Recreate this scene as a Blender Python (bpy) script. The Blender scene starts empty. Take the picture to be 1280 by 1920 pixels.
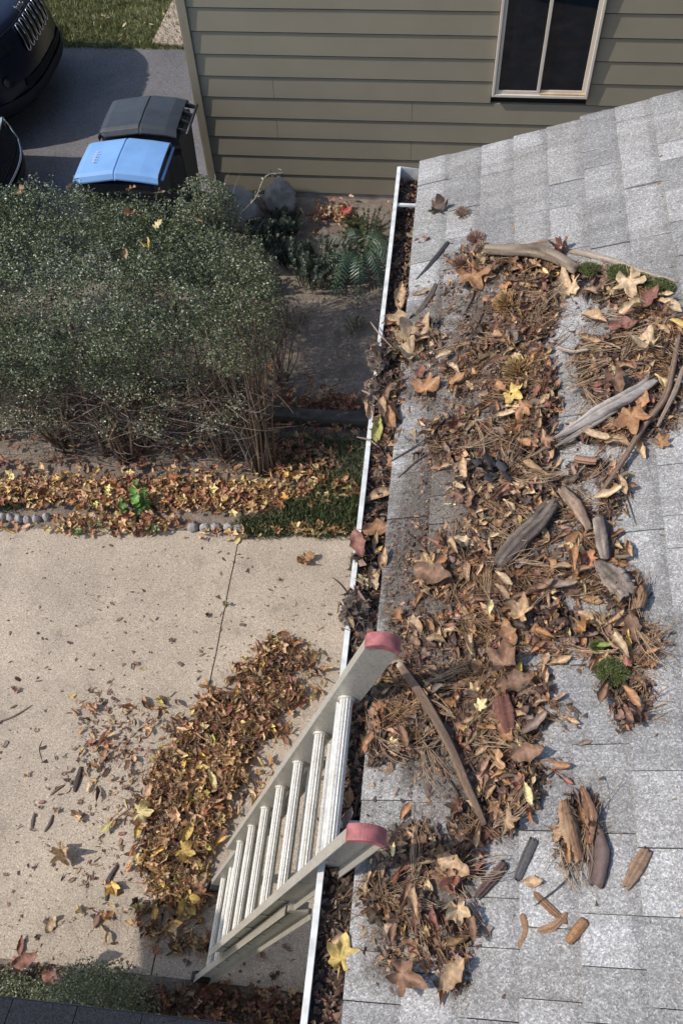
import bpy, bmesh, math, random
import numpy as np
from mathutils import Vector, Matrix

# ------------------------------------------------------------------ camera, sky, sun, exposure
S = bpy.context.scene
COL = S.collection
FPX = 1653.0
_d = np.array([75.0, 1120.0, FPX]); _d /= np.linalg.norm(_d)
_Y = np.array([310.0, -2460.0, FPX]); _Y -= _Y.dot(_d) * _d; _Y /= np.linalg.norm(_Y)
_Z = -_d; _X = np.cross(_Y, _Z)
CM = np.array([_X, _Y, _Z])                      # world = CM @ cam(x right, y down, z forward)
CP = np.array([0.0, 0.0, 5.0])
cam_data = bpy.data.cameras.new('camera')
cam = bpy.data.objects.new('camera', cam_data); COL.objects.link(cam)
right, up, back = CM[:, 0], -CM[:, 1], -CM[:, 2]
cam.matrix_world = Matrix(((right[0], up[0], back[0], CP[0]), (right[1], up[1], back[1], CP[1]),
                           (right[2], up[2], back[2], CP[2]), (0, 0, 0, 1)))
cam_data.sensor_fit = 'VERTICAL'; cam_data.sensor_height = 36.0
cam_data.lens = 36.0 * FPX / 1920.0
cam_data.clip_start = 0.02; cam_data.clip_end = 500
S.camera = cam
SUN_EL, SUN_OFF = math.radians(45), math.radians(15)      # sun comes from -X, a little from -Y
sdir = Vector((-math.cos(SUN_EL) * math.cos(SUN_OFF), -math.cos(SUN_EL) * math.sin(SUN_OFF), math.sin(SUN_EL)))
w = bpy.data.worlds.new('World'); S.world = w; w.use_nodes = True
nt = w.node_tree; bg = nt.nodes['Background']
sky = nt.nodes.new('ShaderNodeTexSky'); sky.sky_type = 'NISHITA'; sky.sun_disc = False
sky.sun_elevation = SUN_EL; sky.sun_rotation = math.atan2(sdir.x, sdir.y)
nt.links.new(sky.outputs[0], bg.inputs[0]); bg.inputs[1].default_value = 0.15
sl = bpy.data.lights.new('sun', 'SUN'); sl.energy = 2.65; sl.angle = math.radians(0.7); sl.color = (1.0, 0.94, 0.86)
so = bpy.data.objects.new('sun', sl); COL.objects.link(so)
so.rotation_euler = sdir.to_track_quat('Z', 'Y').to_euler()
S.view_settings.view_transform = 'Standard'; S.view_settings.look = 'None'
S.view_settings.gamma = 1; S.view_settings.use_curve_mapping = False
S.view_settings.exposure = 0.66

RX0, RS = -0.095, 0.351                         # roof eave x, rise per metre; eave height 2.8
EZ = 2.8
def ray(u, v): return CM @ np.array([u - 640.0, v - 960.0, FPX])
def gz(u, v, z=0.0):
    r = ray(u, v); return CP + r * (z - CP[2]) / r[2]
def gy(u, v, y):
    r = ray(u, v); return CP + r * (y - CP[1]) / r[1]
def rf(u, v, h=0.0):
    r = ray(u, v); t = (EZ + h + RS * (CP[0] - RX0) - CP[2]) / (r[2] - RS * r[0]); return CP + r * t
def roofz(x): return EZ + RS * (x - RX0)
def pix(P):
    P = np.atleast_2d(P); c = (P - CP) @ CM
    return 640 + FPX * c[:, 0] / c[:, 2], 960 + FPX * c[:, 1] / c[:, 2]
RN = np.array([-RS, 0, 1.0]); RN /= np.linalg.norm(RN)
UPN = np.array([0, 0, 1.0])

# ------------------------------------------------------------------ noise, meshes, tags
def _h(ix, iy, iz, s):
    n = (ix * 374761393 + iy * 668265263 + iz * 2147483647 + s * 974634777) & 0xFFFFFFFF
    n = ((n ^ (n >> 13)) * 1274126177) & 0xFFFFFFFF
    n = (n ^ (n >> 16)) & 0xFFFFFF
    return n / float(0xFFFFFF)
def vn(x, y, z=None, s=0):
    x = np.asarray(x, float); y = np.asarray(y, float); z = np.zeros_like(x) if z is None else np.asarray(z, float)
    ix, iy, iz = np.floor(x).astype(np.int64), np.floor(y).astype(np.int64), np.floor(z).astype(np.int64)
    fx, fy, fz = x - ix, y - iy, z - iz
    fx, fy, fz = fx*fx*(3-2*fx), fy*fy*(3-2*fy), fz*fz*(3-2*fz)
    r = 0
    for a in (0, 1):
        for b in (0, 1):
            for c in (0, 1):
                r = r + _h(ix+a, iy+b, iz+c, s) * (fx if a else 1-fx) * (fy if b else 1-fy) * (fz if c else 1-fz)
    return r
def fbm(x, y, z=None, s=0, o=3):
    r = 0; a = .5; k = 1.0; t = 0
    for i in range(o):
        r = r + a * vn(np.asarray(x)*k, np.asarray(y)*k, None if z is None else np.asarray(z)*k, s+i); t += a; a *= .5; k *= 2.03
    return r / t

def mk(name, V, F, mat=None, parent=None, smooth=False, col=None, uv=None, link=True):
    """F is a list of faces, or an (n,3|4) array; one mesh object"""
    me = bpy.data.meshes.new(name)
    V = np.asarray(V, dtype=np.float32).reshape(-1, 3)
    if isinstance(F, np.ndarray):
        k = F.shape[1]; n = len(F)
        me.vertices.add(len(V)); me.vertices.foreach_set('co', V.ravel())
        me.loops.add(n*k); me.loops.foreach_set('vertex_index', F.astype(np.int32).ravel())
        me.polygons.add(n); me.polygons.foreach_set('loop_start', np.arange(0, n*k, k, dtype=np.int32))
        me.update(calc_edges=True)
    else:
        me.from_pydata([tuple(map(float, v)) for v in V], [], F); me.update()
    if smooth:
        me.polygons.foreach_set('use_smooth', np.ones(len(me.polygons), dtype=bool))
    if col is not None:
        col = np.asarray(col, dtype=np.float32)
        if col.ndim == 1: col = np.repeat(col[:, None], 3, 1)
        a = me.color_attributes.new('tint', 'FLOAT_COLOR', 'POINT')
        a.data.foreach_set('color', np.concatenate([col, np.ones((len(col), 1), np.float32)], 1).ravel())
    if uv is not None:
        uvl = me.uv_layers.new(name='uv'); idx = np.zeros(len(me.loops), np.int32); me.loops.foreach_get('vertex_index', idx)
        uvl.data.foreach_set('uv', np.asarray(uv, np.float32)[idx].ravel())
    if mat: me.materials.append(mat)
    if not link: return me
    o = bpy.data.objects.new(name, me); COL.objects.link(o)
    if parent: o.parent = parent; 
    return o
def inst(name, me, parent=None):
    o = bpy.data.objects.new(name, me); COL.objects.link(o)
    if parent: o.parent = parent
    return o
def tag(o, label=None, cat=None, group=None, kind=None):
    if label: o['label'] = label
    if cat: o['category'] = cat
    if group: o['group'] = group
    if kind: o['kind'] = kind
    return o
def thing(name, label, cat, group=None, loc=(0, 0, 0)):
    o = bpy.data.objects.new(name, None); COL.objects.link(o); o.empty_display_size = .1
    o.location = loc
    return tag(o, label, cat, group)

class MB:
    def __init__(s): s.V = []; s.F = []; s.C = []
    def add(s, V, F, c=1.0):
        b = len(s.V); s.V += [tuple(map(float, v)) for v in V]; s.F += [tuple(int(i)+b for i in f) for f in F]
        c = np.asarray(c, float)
        if c.ndim == 0: c = np.full((len(V), 3), float(c))
        elif c.ndim == 1: c = np.tile(c, (len(V), 1))
        s.C += [tuple(x) for x in c]; return s
    def box(s, a, b, c=1.0):
        (x0, y0, z0), (x1, y1, z1) = a, b
        V = [(x0,y0,z0),(x1,y0,z0),(x1,y1,z0),(x0,y1,z0),(x0,y0,z1),(x1,y0,z1),(x1,y1,z1),(x0,y1,z1)]
        return s.add(V, [(0,3,2,1),(4,5,6,7),(0,1,5,4),(1,2,6,5),(2,3,7,6),(3,0,4,7)], c)
    def tube(s, pts, rad, n=8, c=1.0, cap=True):
        V, F = tube_vf(pts, rad, n, cap); return s.add(V, F, c)
    def quad(s, pts, c=1.0): return s.add(pts, [tuple(range(len(pts)))], c)
    def extr(s, poly, d, c=1.0):
        """polygon in 3d extruded by vector d"""
        n = len(poly); d = np.array(d); V = [np.array(p, float) for p in poly] + [np.array(p, float)+d for p in poly]
        F = [tuple(range(n))[::-1], tuple(range(n, 2*n))] + [(i, (i+1) % n, n+(i+1) % n, n+i) for i in range(n)]
        return s.add(V, F, c)
    def build(s, name, mat=None, parent=None, smooth=False, bevel=0, seg=2, link=True):
        o = mk(name, s.V, s.F, mat, parent, smooth, np.array(s.C, np.float32))
        bm = bmesh.new(); bm.from_mesh(o.data); bmesh.ops.recalc_face_normals(bm, faces=bm.faces)
        if bevel:
            es = [e for e in bm.edges if len(e.link_faces) == 2 and e.calc_face_angle(0) > .5]
            bmesh.ops.bevel(bm, geom=es, offset=bevel, segments=seg, affect='EDGES', profile=.6, clamp_overlap=True)
        bm.to_mesh(o.data); bm.free()
        return o
def frames(P):
    P = np.asarray(P, float); T = np.gradient(P, axis=0); T /= np.linalg.norm(T, axis=1)[:, None] + 1e-12
    a = np.array([0, 0, 1.0]) if abs(T[0][2]) < .9 else np.array([1.0, 0, 0])
    N = []; n = a - a.dot(T[0])*T[0]; n /= np.linalg.norm(n)
    for t in T:
        n = n - n.dot(t)*t; n /= np.linalg.norm(n) + 1e-12; N.append(n)
    N = np.array(N); B = np.cross(T, N); return T, N, B
def tube_vf(pts, rad, n=8, cap=True):
    P = np.asarray(pts, float); m = len(P); T, N, B = frames(P); rad = np.broadcast_to(rad, (m,))
    a = np.linspace(0, 2*np.pi, n, endpoint=False)
    V = (P[:, None, :] + rad[:, None, None]*(np.cos(a)[None, :, None]*N[:, None, :] + np.sin(a)[None, :, None]*B[:, None, :])).reshape(-1, 3)
    F = [(i*n+j, i*n+(j+1) % n, (i+1)*n+(j+1) % n, (i+1)*n+j) for i in range(m-1) for j in range(n)]
    if cap: F += [tuple(range(n))[::-1], tuple(range((m-1)*n, m*n))]
    return V, F
def spline(pts, n):
    P = np.asarray(pts, float)
    if len(P) == 2: return P[0] + np.linspace(0, 1, n)[:, None]*(P[1]-P[0])
    Q = np.vstack([2*P[0]-P[1], P, 2*P[-1]-P[-2]]); out = []
    for t in np.linspace(0, len(P)-1-1e-6, n):
        i = int(t); f = t-i; a, b, c, d = Q[i:i+4]
        out.append(.5*((2*b)+(-a+c)*f+(2*a-5*b+4*c-d)*f*f+(-a+3*b-3*c+d)*f**3))
    return np.array(out)

# ------------------------------------------------------------------ materials
def material(name): 
    m = bpy.data.materials.new(name); m.use_nodes = True; t = m.node_tree; return m, t, t.nodes['Principled BSDF']
def N(t, typ, **kw):
    n = t.nodes.new(typ)
    for k, v in kw.items():
        if k in n.inputs: n.inputs[k].default_value = v
        else: setattr(n, k, v)
    return n
def ramp(t, src, stops, interp='LINEAR'):
    r = t.nodes.new('ShaderNodeValToRGB'); r.color_ramp.interpolation = interp
    e = r.color_ramp.elements
    while len(e) < len(stops): e.new(.5)
    for i, (p, c) in enumerate(stops):
        e[i].position = p; e[i].color = (*c, 1) if not isinstance(c, (int, float)) else (c, c, c, 1)
    t.links.new(src, r.inputs[0]); return r
def mix(t, a, b, f, mode='MIX'):
    n = t.nodes.new('ShaderNodeMix'); n.data_type = 'RGBA'; n.blend_type = mode
    for k, v in ((0, f), (6, a), (7, b)):
        if hasattr(v, 'is_output') or hasattr(v, 'links'): t.links.new(v, n.inputs[k])
        else: n.inputs[k].default_value = (*v, 1) if isinstance(v, tuple) else v
    return n.outputs[2]
def math_(t, op, a, b=None):
    n = t.nodes.new('ShaderNodeMath'); n.operation = op
    for k, v in ((0, a), (1, b)):
        if v is None: continue
        if hasattr(v, 'links'): t.links.new(v, n.inputs[k])
        else: n.inputs[k].default_value = v
    return n.outputs[0]
def bump(t, b, h, strength=.3, dist=.002):
    n = N(t, 'ShaderNodeBump'); n.inputs['Strength'].default_value = strength; n.inputs['Distance'].default_value = dist
    t.links.new(h, n.inputs['Height']); t.links.new(n.outputs[0], b.inputs['Normal'])
def pos(t): return N(t, 'ShaderNodeNewGeometry').outputs['Position']
def noise(t, vec, scale, detail=3, rough=.55, ntype=None):
    n = N(t, 'ShaderNodeTexNoise'); n.inputs['Scale'].default_value = scale; n.inputs['Detail'].default_value = detail
    n.inputs['Roughness'].default_value = rough; t.links.new(vec, n.inputs['Vector']); return n.outputs[0]
def mapped(t, vec, scale):
    n = N(t, 'ShaderNodeMapping'); n.inputs['Scale'].default_value = scale; t.links.new(vec, n.inputs['Vector']); return n.outputs[0]
def voro(t, vec, scale):
    n = N(t, 'ShaderNodeTexVoronoi'); n.inputs['Scale'].default_value = scale; t.links.new(vec, n.inputs['Vector']); return n

def plain(name, c, rough=.6, metal=0.0, var=.25, scale=8.0, spec=.5, bmp=0.0, bscale=60.0, coat=0.0):
    m, t, b = material(name); p = pos(t); n = noise(t, p, scale, 4)
    lo = tuple(x*(1-var) for x in c); hi = tuple(min(1, x*(1+var)) for x in c)
    t.links.new(ramp(t, n, [(.3, lo), (.7, hi)]).outputs[0], b.inputs['Base Color'])
    b.inputs['Roughness'].default_value = rough; b.inputs['Metallic'].default_value = metal
    b.inputs['Specular IOR Level'].default_value = spec; b.inputs['Coat Weight'].default_value = coat
    if bmp: bump(t, b, noise(t, p, bscale, 4), bmp, .003)
    return m
def tinted(name, rough=.7, obj_color=False, transl=0.0, nscale=120.0, namp=.35, bmp=.3, spec=.4, grain=None):
    """colour from the mesh's own tint attribute (times the object colour)"""
    m, t, b = material(name); a = N(t, 'ShaderNodeAttribute'); a.attribute_name = 'tint'; c = a.outputs['Color']
    if obj_color:
        oi = N(t, 'ShaderNodeObjectInfo'); c = mix(t, c, oi.outputs['Color'], 1.0, 'MULTIPLY')
    if grain:
        tc = N(t, 'ShaderNodeUVMap'); v = mapped(t, tc.outputs[0], grain)
    else: v = pos(t)
    n = noise(t, v, nscale, 4, .6)
    r = ramp(t, n, [(.3, 1-namp), (.7, 1+namp*.6)])
    c = mix(t, c, r.outputs[0], 1.0, 'MULTIPLY')
    t.links.new(c, b.inputs['Base Color']); b.inputs['Roughness'].default_value = rough
    b.inputs['Specular IOR Level'].default_value = spec
    if bmp: bump(t, b, n, bmp, .002)
    if transl:
        tr = N(t, 'ShaderNodeBsdfTranslucent'); t.links.new(c, tr.inputs['Color']); ms = N(t, 'ShaderNodeMixShader')
        ms.inputs[0].default_value = transl; out = t.nodes['Material Output']
        t.links.new(b.outputs[0], ms.inputs[1]); t.links.new(tr.outputs[0], ms.inputs[2]); t.links.new(ms.outputs[0], out.inputs[0])
    return m
M = {}
M['leaf_one'] = tinted('dead_leaf', .62, True, .18, 90, .4)
M['leaf_many'] = tinted('dead_leaves', .62, False, .18, 90, .35)
M['green_leaf'] = tinted('green_leaf', .42, False, .15, 60, .2, 0, .5)
M['needle'] = tinted('pine_needle', .5, False, 0, 60, .2, 0)
M['wood'] = tinted('weathered_wood', .85, False, 0, 14, .75, 1.0, .2, (1.5, 34, 1))
M['bark_stem'] = tinted('shrub_stem', .85, False, 0, 80, .4, .4, .2)
M['humus'] = plain('wet_humus', (.045, .032, .024), .9, var=.6, scale=70, bmp=.9, bscale=220, spec=.25)
M['mud'] = plain('dried_mud', (.10, .082, .068), .95, var=.45, scale=60, bmp=1, bscale=150, spec=.2)

# roof shingle granules
def shingle_mat():
    m, t, b = material('asphalt_shingle'); p = pos(t); oi = N(t, 'ShaderNodeObjectInfo')
    v = voro(t, p, 300.0); sep = N(t, 'ShaderNodeSeparateColor'); t.links.new(v.outputs['Color'], sep.inputs[0])
    g = ramp(t, sep.outputs[0], [(0, (.14, .14, .14)), (.3, (.195, .195, .195)), (.7, (.255, .255, .255)), (.9, (.32, .32, .32)), (1, (.40, .395, .39))])
    v2 = voro(t, p, 520.0); s2 = N(t, 'ShaderNodeSeparateColor'); t.links.new(v2.outputs['Color'], s2.inputs[0])
    g2 = ramp(t, s2.outputs[1], [(0, .84), (1, 1.16)])
    c = mix(t, g.outputs[0], g2.outputs[0], 1.0, 'MULTIPLY')
    c = mix(t, c, (1.24, 1.20, 1.14), 1.0, 'MULTIPLY')
    rnd = ramp(t, oi.outputs['Random'], [(0, (.76, .76, .77)), (.3, (.92, .915, .90)), (.65, (1.03, 1.02, 1.01)), (1, (1.22, 1.22, 1.23))])
    c = mix(t, c, rnd.outputs[0], 1.0, 'MULTIPLY')
    uv = N(t, 'ShaderNodeUVMap'); su = N(t, 'ShaderNodeSeparateXYZ'); t.links.new(uv.outputs[0], su.inputs[0])
    # printed shadow band: darker granules at the top of each exposure
    wob = noise(t, p, 25, 3); band = ramp(t, math_(t, 'ADD', su.outputs[0], math_(t, 'MULTIPLY', math_(t, 'SUBTRACT', wob, .5), .25)), [(.58, 1.0), (.76, .70)])
    c = mix(t, c, band.outputs[0], math_(t, 'MULTIPLY', oi.outputs['Random'], 1.0), 'MULTIPLY')
    big = noise(t, p, 3.5, 4); c = mix(t, c, ramp(t, big, [(.3, (.86, .85, .84)), (.7, (1.08, 1.08, 1.08))]).outputs[0], 1.0, 'MULTIPLY')
    stn = noise(t, mapped(t, p, (1.2, 7, 1)), 3.0, 5, .7); c = mix(t, c, ramp(t, stn, [(.35, (.80, .79, .77)), (.6, (1.04, 1.04, 1.04))]).outputs[0], 1.0, 'MULTIPLY')
    # grime under and beside the litter, in its own ragged patch
    at = N(t, 'ShaderNodeAttribute'); at.attribute_name = 'tint'
    sg = N(t, 'ShaderNodeSeparateColor'); t.links.new(at.outputs['Color'], sg.inputs[0])
    dn = noise(t, p, 22, 5, .7)
    dm = ramp(t, math_(t, 'ADD', sg.outputs[0], math_(t, 'MULTIPLY', math_(t, 'SUBTRACT', dn, .5), 1.1)), [(.22, 0.0), (.66, 1.0)])
    c = mix(t, c, (.36, .31, .265), math_(t, 'MULTIPLY', dm.outputs[0], .92), 'MULTIPLY')
    t.links.new(c, b.inputs['Base Color']); b.inputs['Roughness'].default_value = .85; b.inputs['Specular IOR Level'].default_value = .35
    bump(t, b, v.outputs['Distance'], .7, .0018)
    return m
M['shingle'] = shingle_mat()
M['dark_shingle'] = plain('dark_shingle', (.012, .013, .018), .7, spec=.25, var=.9, scale=180, bmp=.8, bscale=400)
def concrete_mat(name, base, agg=230.0):
    m, t, b = material(name); p = pos(t)
    n1 = noise(t, p, 1.6, 5, .6); n2 = noise(t, p, 90, 4, .7)
    lo = tuple(x*.80 for x in base); hi = tuple(x*1.15 for x in base)
    c = ramp(t, n1, [(.3, lo), (.7, hi)]).outputs[0]
    v = voro(t, p, agg); s = N(t, 'ShaderNodeSeparateColor'); t.links.new(v.outputs['Color'], s.inputs[0])
    c = mix(t, c, ramp(t, s.outputs[0], [(0, (.50, .47, .45)), (.18, (.88, .88, .88)), (.8, (1.08, 1.07, 1.05)), (1, (1.5, 1.5, 1.5))]).outputs[0], 1.0, 'MULTIPLY')
    c = mix(t, c, ramp(t, n2, [(.3, .8), (.7, 1.15)]).outputs[0], 1.0, 'MULTIPLY')
    st = noise(t, p, 6, 5, .75); c = mix(t, c, (.15, .12, .10), math_(t, 'MULTIPLY', ramp(t, st, [(.54, 0.0), (.72, .6)]).outputs[0], .8))
    hl = noise(t, p, 14, 6, .8); c = mix(t, c, ramp(t, hl, [(.30, .80), (.42, 1.0)]).outputs[0], .7, 'MULTIPLY')
    t.links.new(c, b.inputs['Base Color']); b.inputs['Roughness'].default_value = .9; b.inputs['Specular IOR Level'].default_value = .25
    bump(t, b, n2, .5, .003); return m
M['concrete'] = concrete_mat('exposed_concrete', (.400, .330, .255))
M['asphalt'] = concrete_mat('asphalt', (.15, .143, .146), 150)
M['kerb'] = concrete_mat('pale_concrete', (.42, .34, .28))
def soil_mat():
    m, t, b = material('garden_soil'); p = pos(t); n1 = noise(t, p, 5, 6, .65); n2 = noise(t, p, 60, 5, .7)
    c = ramp(t, n1, [(.3, (.145, .115, .09)), (.55, (.22, .178, .142)), (.75, (.31, .255, .205))]).outputs[0]
    c = mix(t, c, ramp(t, n2, [(.3, .6), (.7, 1.35)]).outputs[0], 1.0, 'MULTIPLY')
    t.links.new(c, b.inputs['Base Color']); b.inputs['Roughness'].default_value = .95; b.inputs['Specular IOR Level'].default_value = .2
    bump(t, b, n2, .8, .01); return m
M['soil'] = soil_mat()
M['turf'] = plain('turf', (.085, .095, .03), .9, var=.5, scale=12, bmp=.5)
M['siding'] = plain('olive_siding', (.230, .200, .145), .65, var=.05, scale=3, bmp=.06, bscale=50, spec=.35)
M['trim'] = plain('olive_trim', (.215, .185, .13), .6, var=.08)
M['cream'] = plain('cream_vinyl', (.56, .49, .41), .45, var=.06)
M['glass'] = plain('dark_glass', (.004, .008, .014), .02, var=.2, spec=.55)
M['white'] = plain('white_gutter', (.55, .54, .50), .5, var=.22, scale=30)
M['alu'] = None
def alu_mat(name, c0, c1, rough, metal):
    m, t, b = material(name); p = pos(t); n = noise(t, mapped(t, p, (1, 1, .25)), 16, 7, .75); n2 = noise(t, p, 160, 3, .7)
    c = ramp(t, n, [(.3, c0), (.7, c1)]).outputs[0]; c = mix(t, c, ramp(t, n2, [(.32, .72), (.5, 1.0), (.8, 1.12)]).outputs[0], 1.0, 'MULTIPLY')
    t.links.new(c, b.inputs['Base Color']); b.inputs['Metallic'].default_value = metal
    t.links.new(ramp(t, n, [(.3, rough+.12), (.7, rough-.05)]).outputs[0], b.inputs['Roughness']); bump(t, b, n2, .15, .001); return m
M['alu'] = alu_mat('worn_aluminium', (.37, .335, .275), (.53, .49, .42), .5, .5)
M['alu_rung'] = alu_mat('rung_aluminium', (.46, .43, .37), (.64, .61, .55), .5, .4)
M['red'] = plain('faded_red_plastic', (.30, .095, .09), .7, var=.4, scale=40)
M['black_plastic'] = plain('black_bin_plastic', (.028, .030, .034), .45, var=.25, scale=15)
M['blue_plastic'] = plain('blue_bin_plastic', (.155, .305, .55), .5, var=.10, scale=6)
M['rubber'] = plain('black_rubber', (.02, .02, .02), .8)
M['paint_navy'] = plain('dark_navy_paint', (.007, .010, .024), .24, var=.1, spec=.5)
M['paint_grey'] = plain('dark_grey_paint', (.015, .016, .022), .32, var=.1, spec=.35)
M['chrome'] = plain('chrome', (.75, .74, .72), .12, metal=1, var=.05)
M['lamp_glass'] = plain('headlight_lens', (.012, .014, .018), .12, var=.5, scale=30, spec=.45)
M['timber'] = plain('dark_timber', (.055, .048, .042), .85, var=.4, scale=14, bmp=.5)
M['stone'] = plain('grey_stone', (.27, .25, .23), .85, var=.35, scale=14, bmp=.6, bscale=40)
M['boulder'] = plain('grey_boulder', (.27, .25, .22), .9, var=.35, scale=6, bmp=.6, bscale=30)
M['hollow'] = plain('gap_shade_black', (.01, .01, .01), .9)
M['plaster'] = plain('house_body', (.22, .2, .15), .8)
rng = np.random.default_rng(7); random.seed(7)
# ------------------------------------------------------------------ the ground
def sheet(name, x0, x1, y0, y1, z, mat, step=None, amp=0.0, fr=3.0, seed=0):
    nx = max(2, int((x1-x0)/step)+1) if step else 2; ny = max(2, int((y1-y0)/step)+1) if step else 2
    X, Y = np.meshgrid(np.linspace(x0, x1, nx), np.linspace(y0, y1, ny)); Z = np.full_like(X, z)
    if amp:
        Z = Z + amp*(fbm(X*fr, Y*fr, s=seed, o=4)-.5)*2
    V = np.stack([X.ravel(), Y.ravel(), Z.ravel()], 1)
    i = np.arange(nx*ny).reshape(ny, nx); F = np.stack([i[:-1, :-1].ravel(), i[:-1, 1:].ravel(), i[1:, 1:].ravel(), i[1:, :-1].ravel()], 1)
    return mk(name, V, F, mat, smooth=True)
tag(sheet('ground', -120, 120, -80, 160, -.10, M['turf']), kind='structure')
# near driveway: two concrete slabs with a joint between them
for a, b in ((-9.0, -1.212), (-1.2055, .40)):
    fe = lambda x: 3.034+(x+2.873)*.0626
    jr = lambda q: .0022*(vn([q*9.0], [1.0], s=2)[0]-.5)*2+.006*(vn([q*2.2], [4.0], s=3)[0]-.5)
    ys = np.linspace(.44, fe(-1.2), 60); xs_ = lambda e: [(e+jr(y)*1.0, y, 0.0) for y in ys]
    poly = ([(a, .44, 0), ]+xs_(b)+[(a, fe(a), 0)]) if b < 0 else ([(b, .44, 0), (b, fe(b), 0)]+xs_(a)[::-1])
    mb = MB(); mb.extr(poly, (0, 0, -.12)); o = mb.build('concrete_slab', M['concrete'], bevel=.003); tag(o, kind='structure')
tag(sheet('slab_joint_soil', -9, .4, .40, 3.1, -.012, M['soil']), kind='structure')
tag(sheet('garden_bed', -9.0, 3.0, 2.62, 6.80, -.016, M['soil'], .03, .022, 5, 3), kind='structure')
tag(sheet('near_bed', -9.0, 3.0, -3.0, .44, -.01, M['soil'], .05, .02, 5, 9), kind='structure')
tag(sheet('asphalt_driveway', -16.0, -2.02, 5.55, 9.14, .035, M['asphalt']), kind='structure')
tag(sheet('asphalt_patch', -2.62, -2.02, 9.14, 9.35, .035, M['asphalt']), kind='structure')
tag(sheet('lawn', -30.0, 8.0, 9.13, 40.0, .03, M['turf'], .5, .0), kind='structure')
mb = MB(); mb.extr([(-3.20, 9.22, .03), (-2.62, 9.16, .03), (-2.4, 13.5, .03), (-3.05, 13.5, .03)], (0, 0, .035))
tag(mb.build('concrete_path', M['kerb'], bevel=.01), kind='structure')

# ------------------------------------------------------------------ neighbour's house with lap siding
WY = 6.776; WXL = -2.072
nb = thing('house', 'neighbouring olive house wall of wide lap siding behind the flower bed', 'house', None, (WXL, WY, 0))
def child(o, p):
    o.parent = p
    if p.type == 'EMPTY': o.matrix_parent_inverse = Matrix.Translation(-p.location)
    return o
def part(mb, name, mat, p, **k):
    o = mb.build(name, mat, None, **k); return child(o, p)
mb = MB(); mb.box((WXL+.02, WY+.03, -.05), (9, WY+8, 5.2)); part(mb, 'wall_body', M['hollow'], nb)  # near-black backing: stands in for the shadow line under each lap
E0, EX = .045, .1785
WXA, WXB, WZB, WZT = .342, 1.088, 1.003, 2.15
joints = {5: [-1.26], 3: [-.235, 3.0], 4: [-1.20], 2: [-.245]}
def jx(u, v): return gy(u, v, WY)[0]
joints = {5: [jx(512, 160)], 4: [jx(772, 210)], 3: [jx(520, 240)], 2: [jx(770, 287)]}
for k in range(28):
    z0 = E0+k*EX; z1 = z0+EX-.0105  # board cut short: open gap onto the black backing imitates the lap shadow
    spans = [(WXL+.052, 9.0)]
    if z1 > WZB+.001 and z0 < WZT-.02: 
        spans = [(WXL+.052, WXA-.004), (WXB+.004, 9.0)]
    cut = []
    for a, b in spans:
        xs = [a]+[j for j in joints.get(k, []) if a < j < b]+[b]
        for i in range(len(xs)-1): cut.append((xs[i]+(.0012 if i else 0), xs[i+1]-(.0012 if i < len(xs)-2 else 0)))
    for a, b in cut:
        # partial board under the window keeps the notch
        mb = MB(); n = max(2, int((b-a)/.12)); 
        X = np.linspace(a, b, n); wv = (vn(X*1.3, X*0+k*3.1, s=4)-.5)*.004
        V = []
        for x, q in zip(X, wv):
            V += [(x, WY-.0115+q*.7, z0), (x, WY-.0015+q*.3, z1), (x, WY+.028, z1), (x, WY+.028, z0)]
        F = []
        for i in range(n-1):
            p = i*4
            for e in range(4): F.append((p+e, p+(e+1) % 4, p+4+(e+1) % 4, p+4+e))
        F += [(0, 1, 2, 3), tuple(range((n-1)*4, n*4))[::-1]]
        mb.add(V, F); part(mb, 'siding_board', M['siding'], nb)
mb = MB(); mb.box((WXL-.012, WY-.026, .0), (WXL+.050, WY+.05, 5.1)); part(mb, 'corner_trim', M['trim'], nb, bevel=.003)
mb = MB(); mb.box((WXL-.026, WY-.014, .0), (WXL-.0125, WY+.10, 5.1)); part(mb, 'corner_trim', M['trim'], nb, bevel=.003)
mb = MB(); mb.box((WXL-.05, WY+.0, -.1), (9, WY+.03, .045)); part(mb, 'foundation', M['boulder'], nb)
mb = MB(); mb.extr([(WXL-.4, WY-.45, 5.1), (9.4, WY-.45, 5.1), (9.4, WY+4, 7.0), (WXL-.4, WY+4, 7.0)], (0, 0, .12)); mb.extr([(WXL-.4, WY+8.45, 5.1), (9.4, WY+8.45, 5.1), (9.4, WY+4, 7.0), (WXL-.4, WY+4, 7.0)], (0, 0, .12)); part(mb, 'roof', M['dark_shingle'], nb)
# window
def rectframe(mb, x0, x1, z0, z1, wd, y0, y1):
    mb.box((x0, y0, z0), (x0+wd, y1, z1)); mb.box((x1-wd, y0, z0), (x1, y1, z1))
    mb.box((x0+wd, y0+.0005, z0), (x1-wd, y1, z0+wd)); mb.box((x0+wd, y0+.0005, z1-wd), (x1-wd, y1, z1))
mb = MB(); rectframe(mb, WXA, WXB, WZB, WZT, .022, WY-.040, WY+.06); wn = part(mb, 'window', M['cream'], nb, bevel=.004)
MX = .703
for a, b, yy in ((WXA+.0225, MX+.012, WY-.024), (MX-.012, WXB-.0225, WY-.008)):
    mb = MB(); rectframe(mb, a, b, WZB+.0225, WZT-.0225, .026, yy, yy+.02); sh = part(mb, 'sash', M['cream'], nb, bevel=.003)
    mb = MB(); mb.box((a+.02, yy+.008, WZB+.045), (b-.02, yy+.013, WZT-.045)); o = mb.build('pane', M['glass']); o.parent = sh
mb = MB(); mb.box((MX+.015, WY-.034, WZB+.0225), (WXB-.023, WY-.0085, WZB+.034)); part(mb, 'sill_track', plain('wooden_track', (.50, .36, .22), .6), nb)

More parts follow.
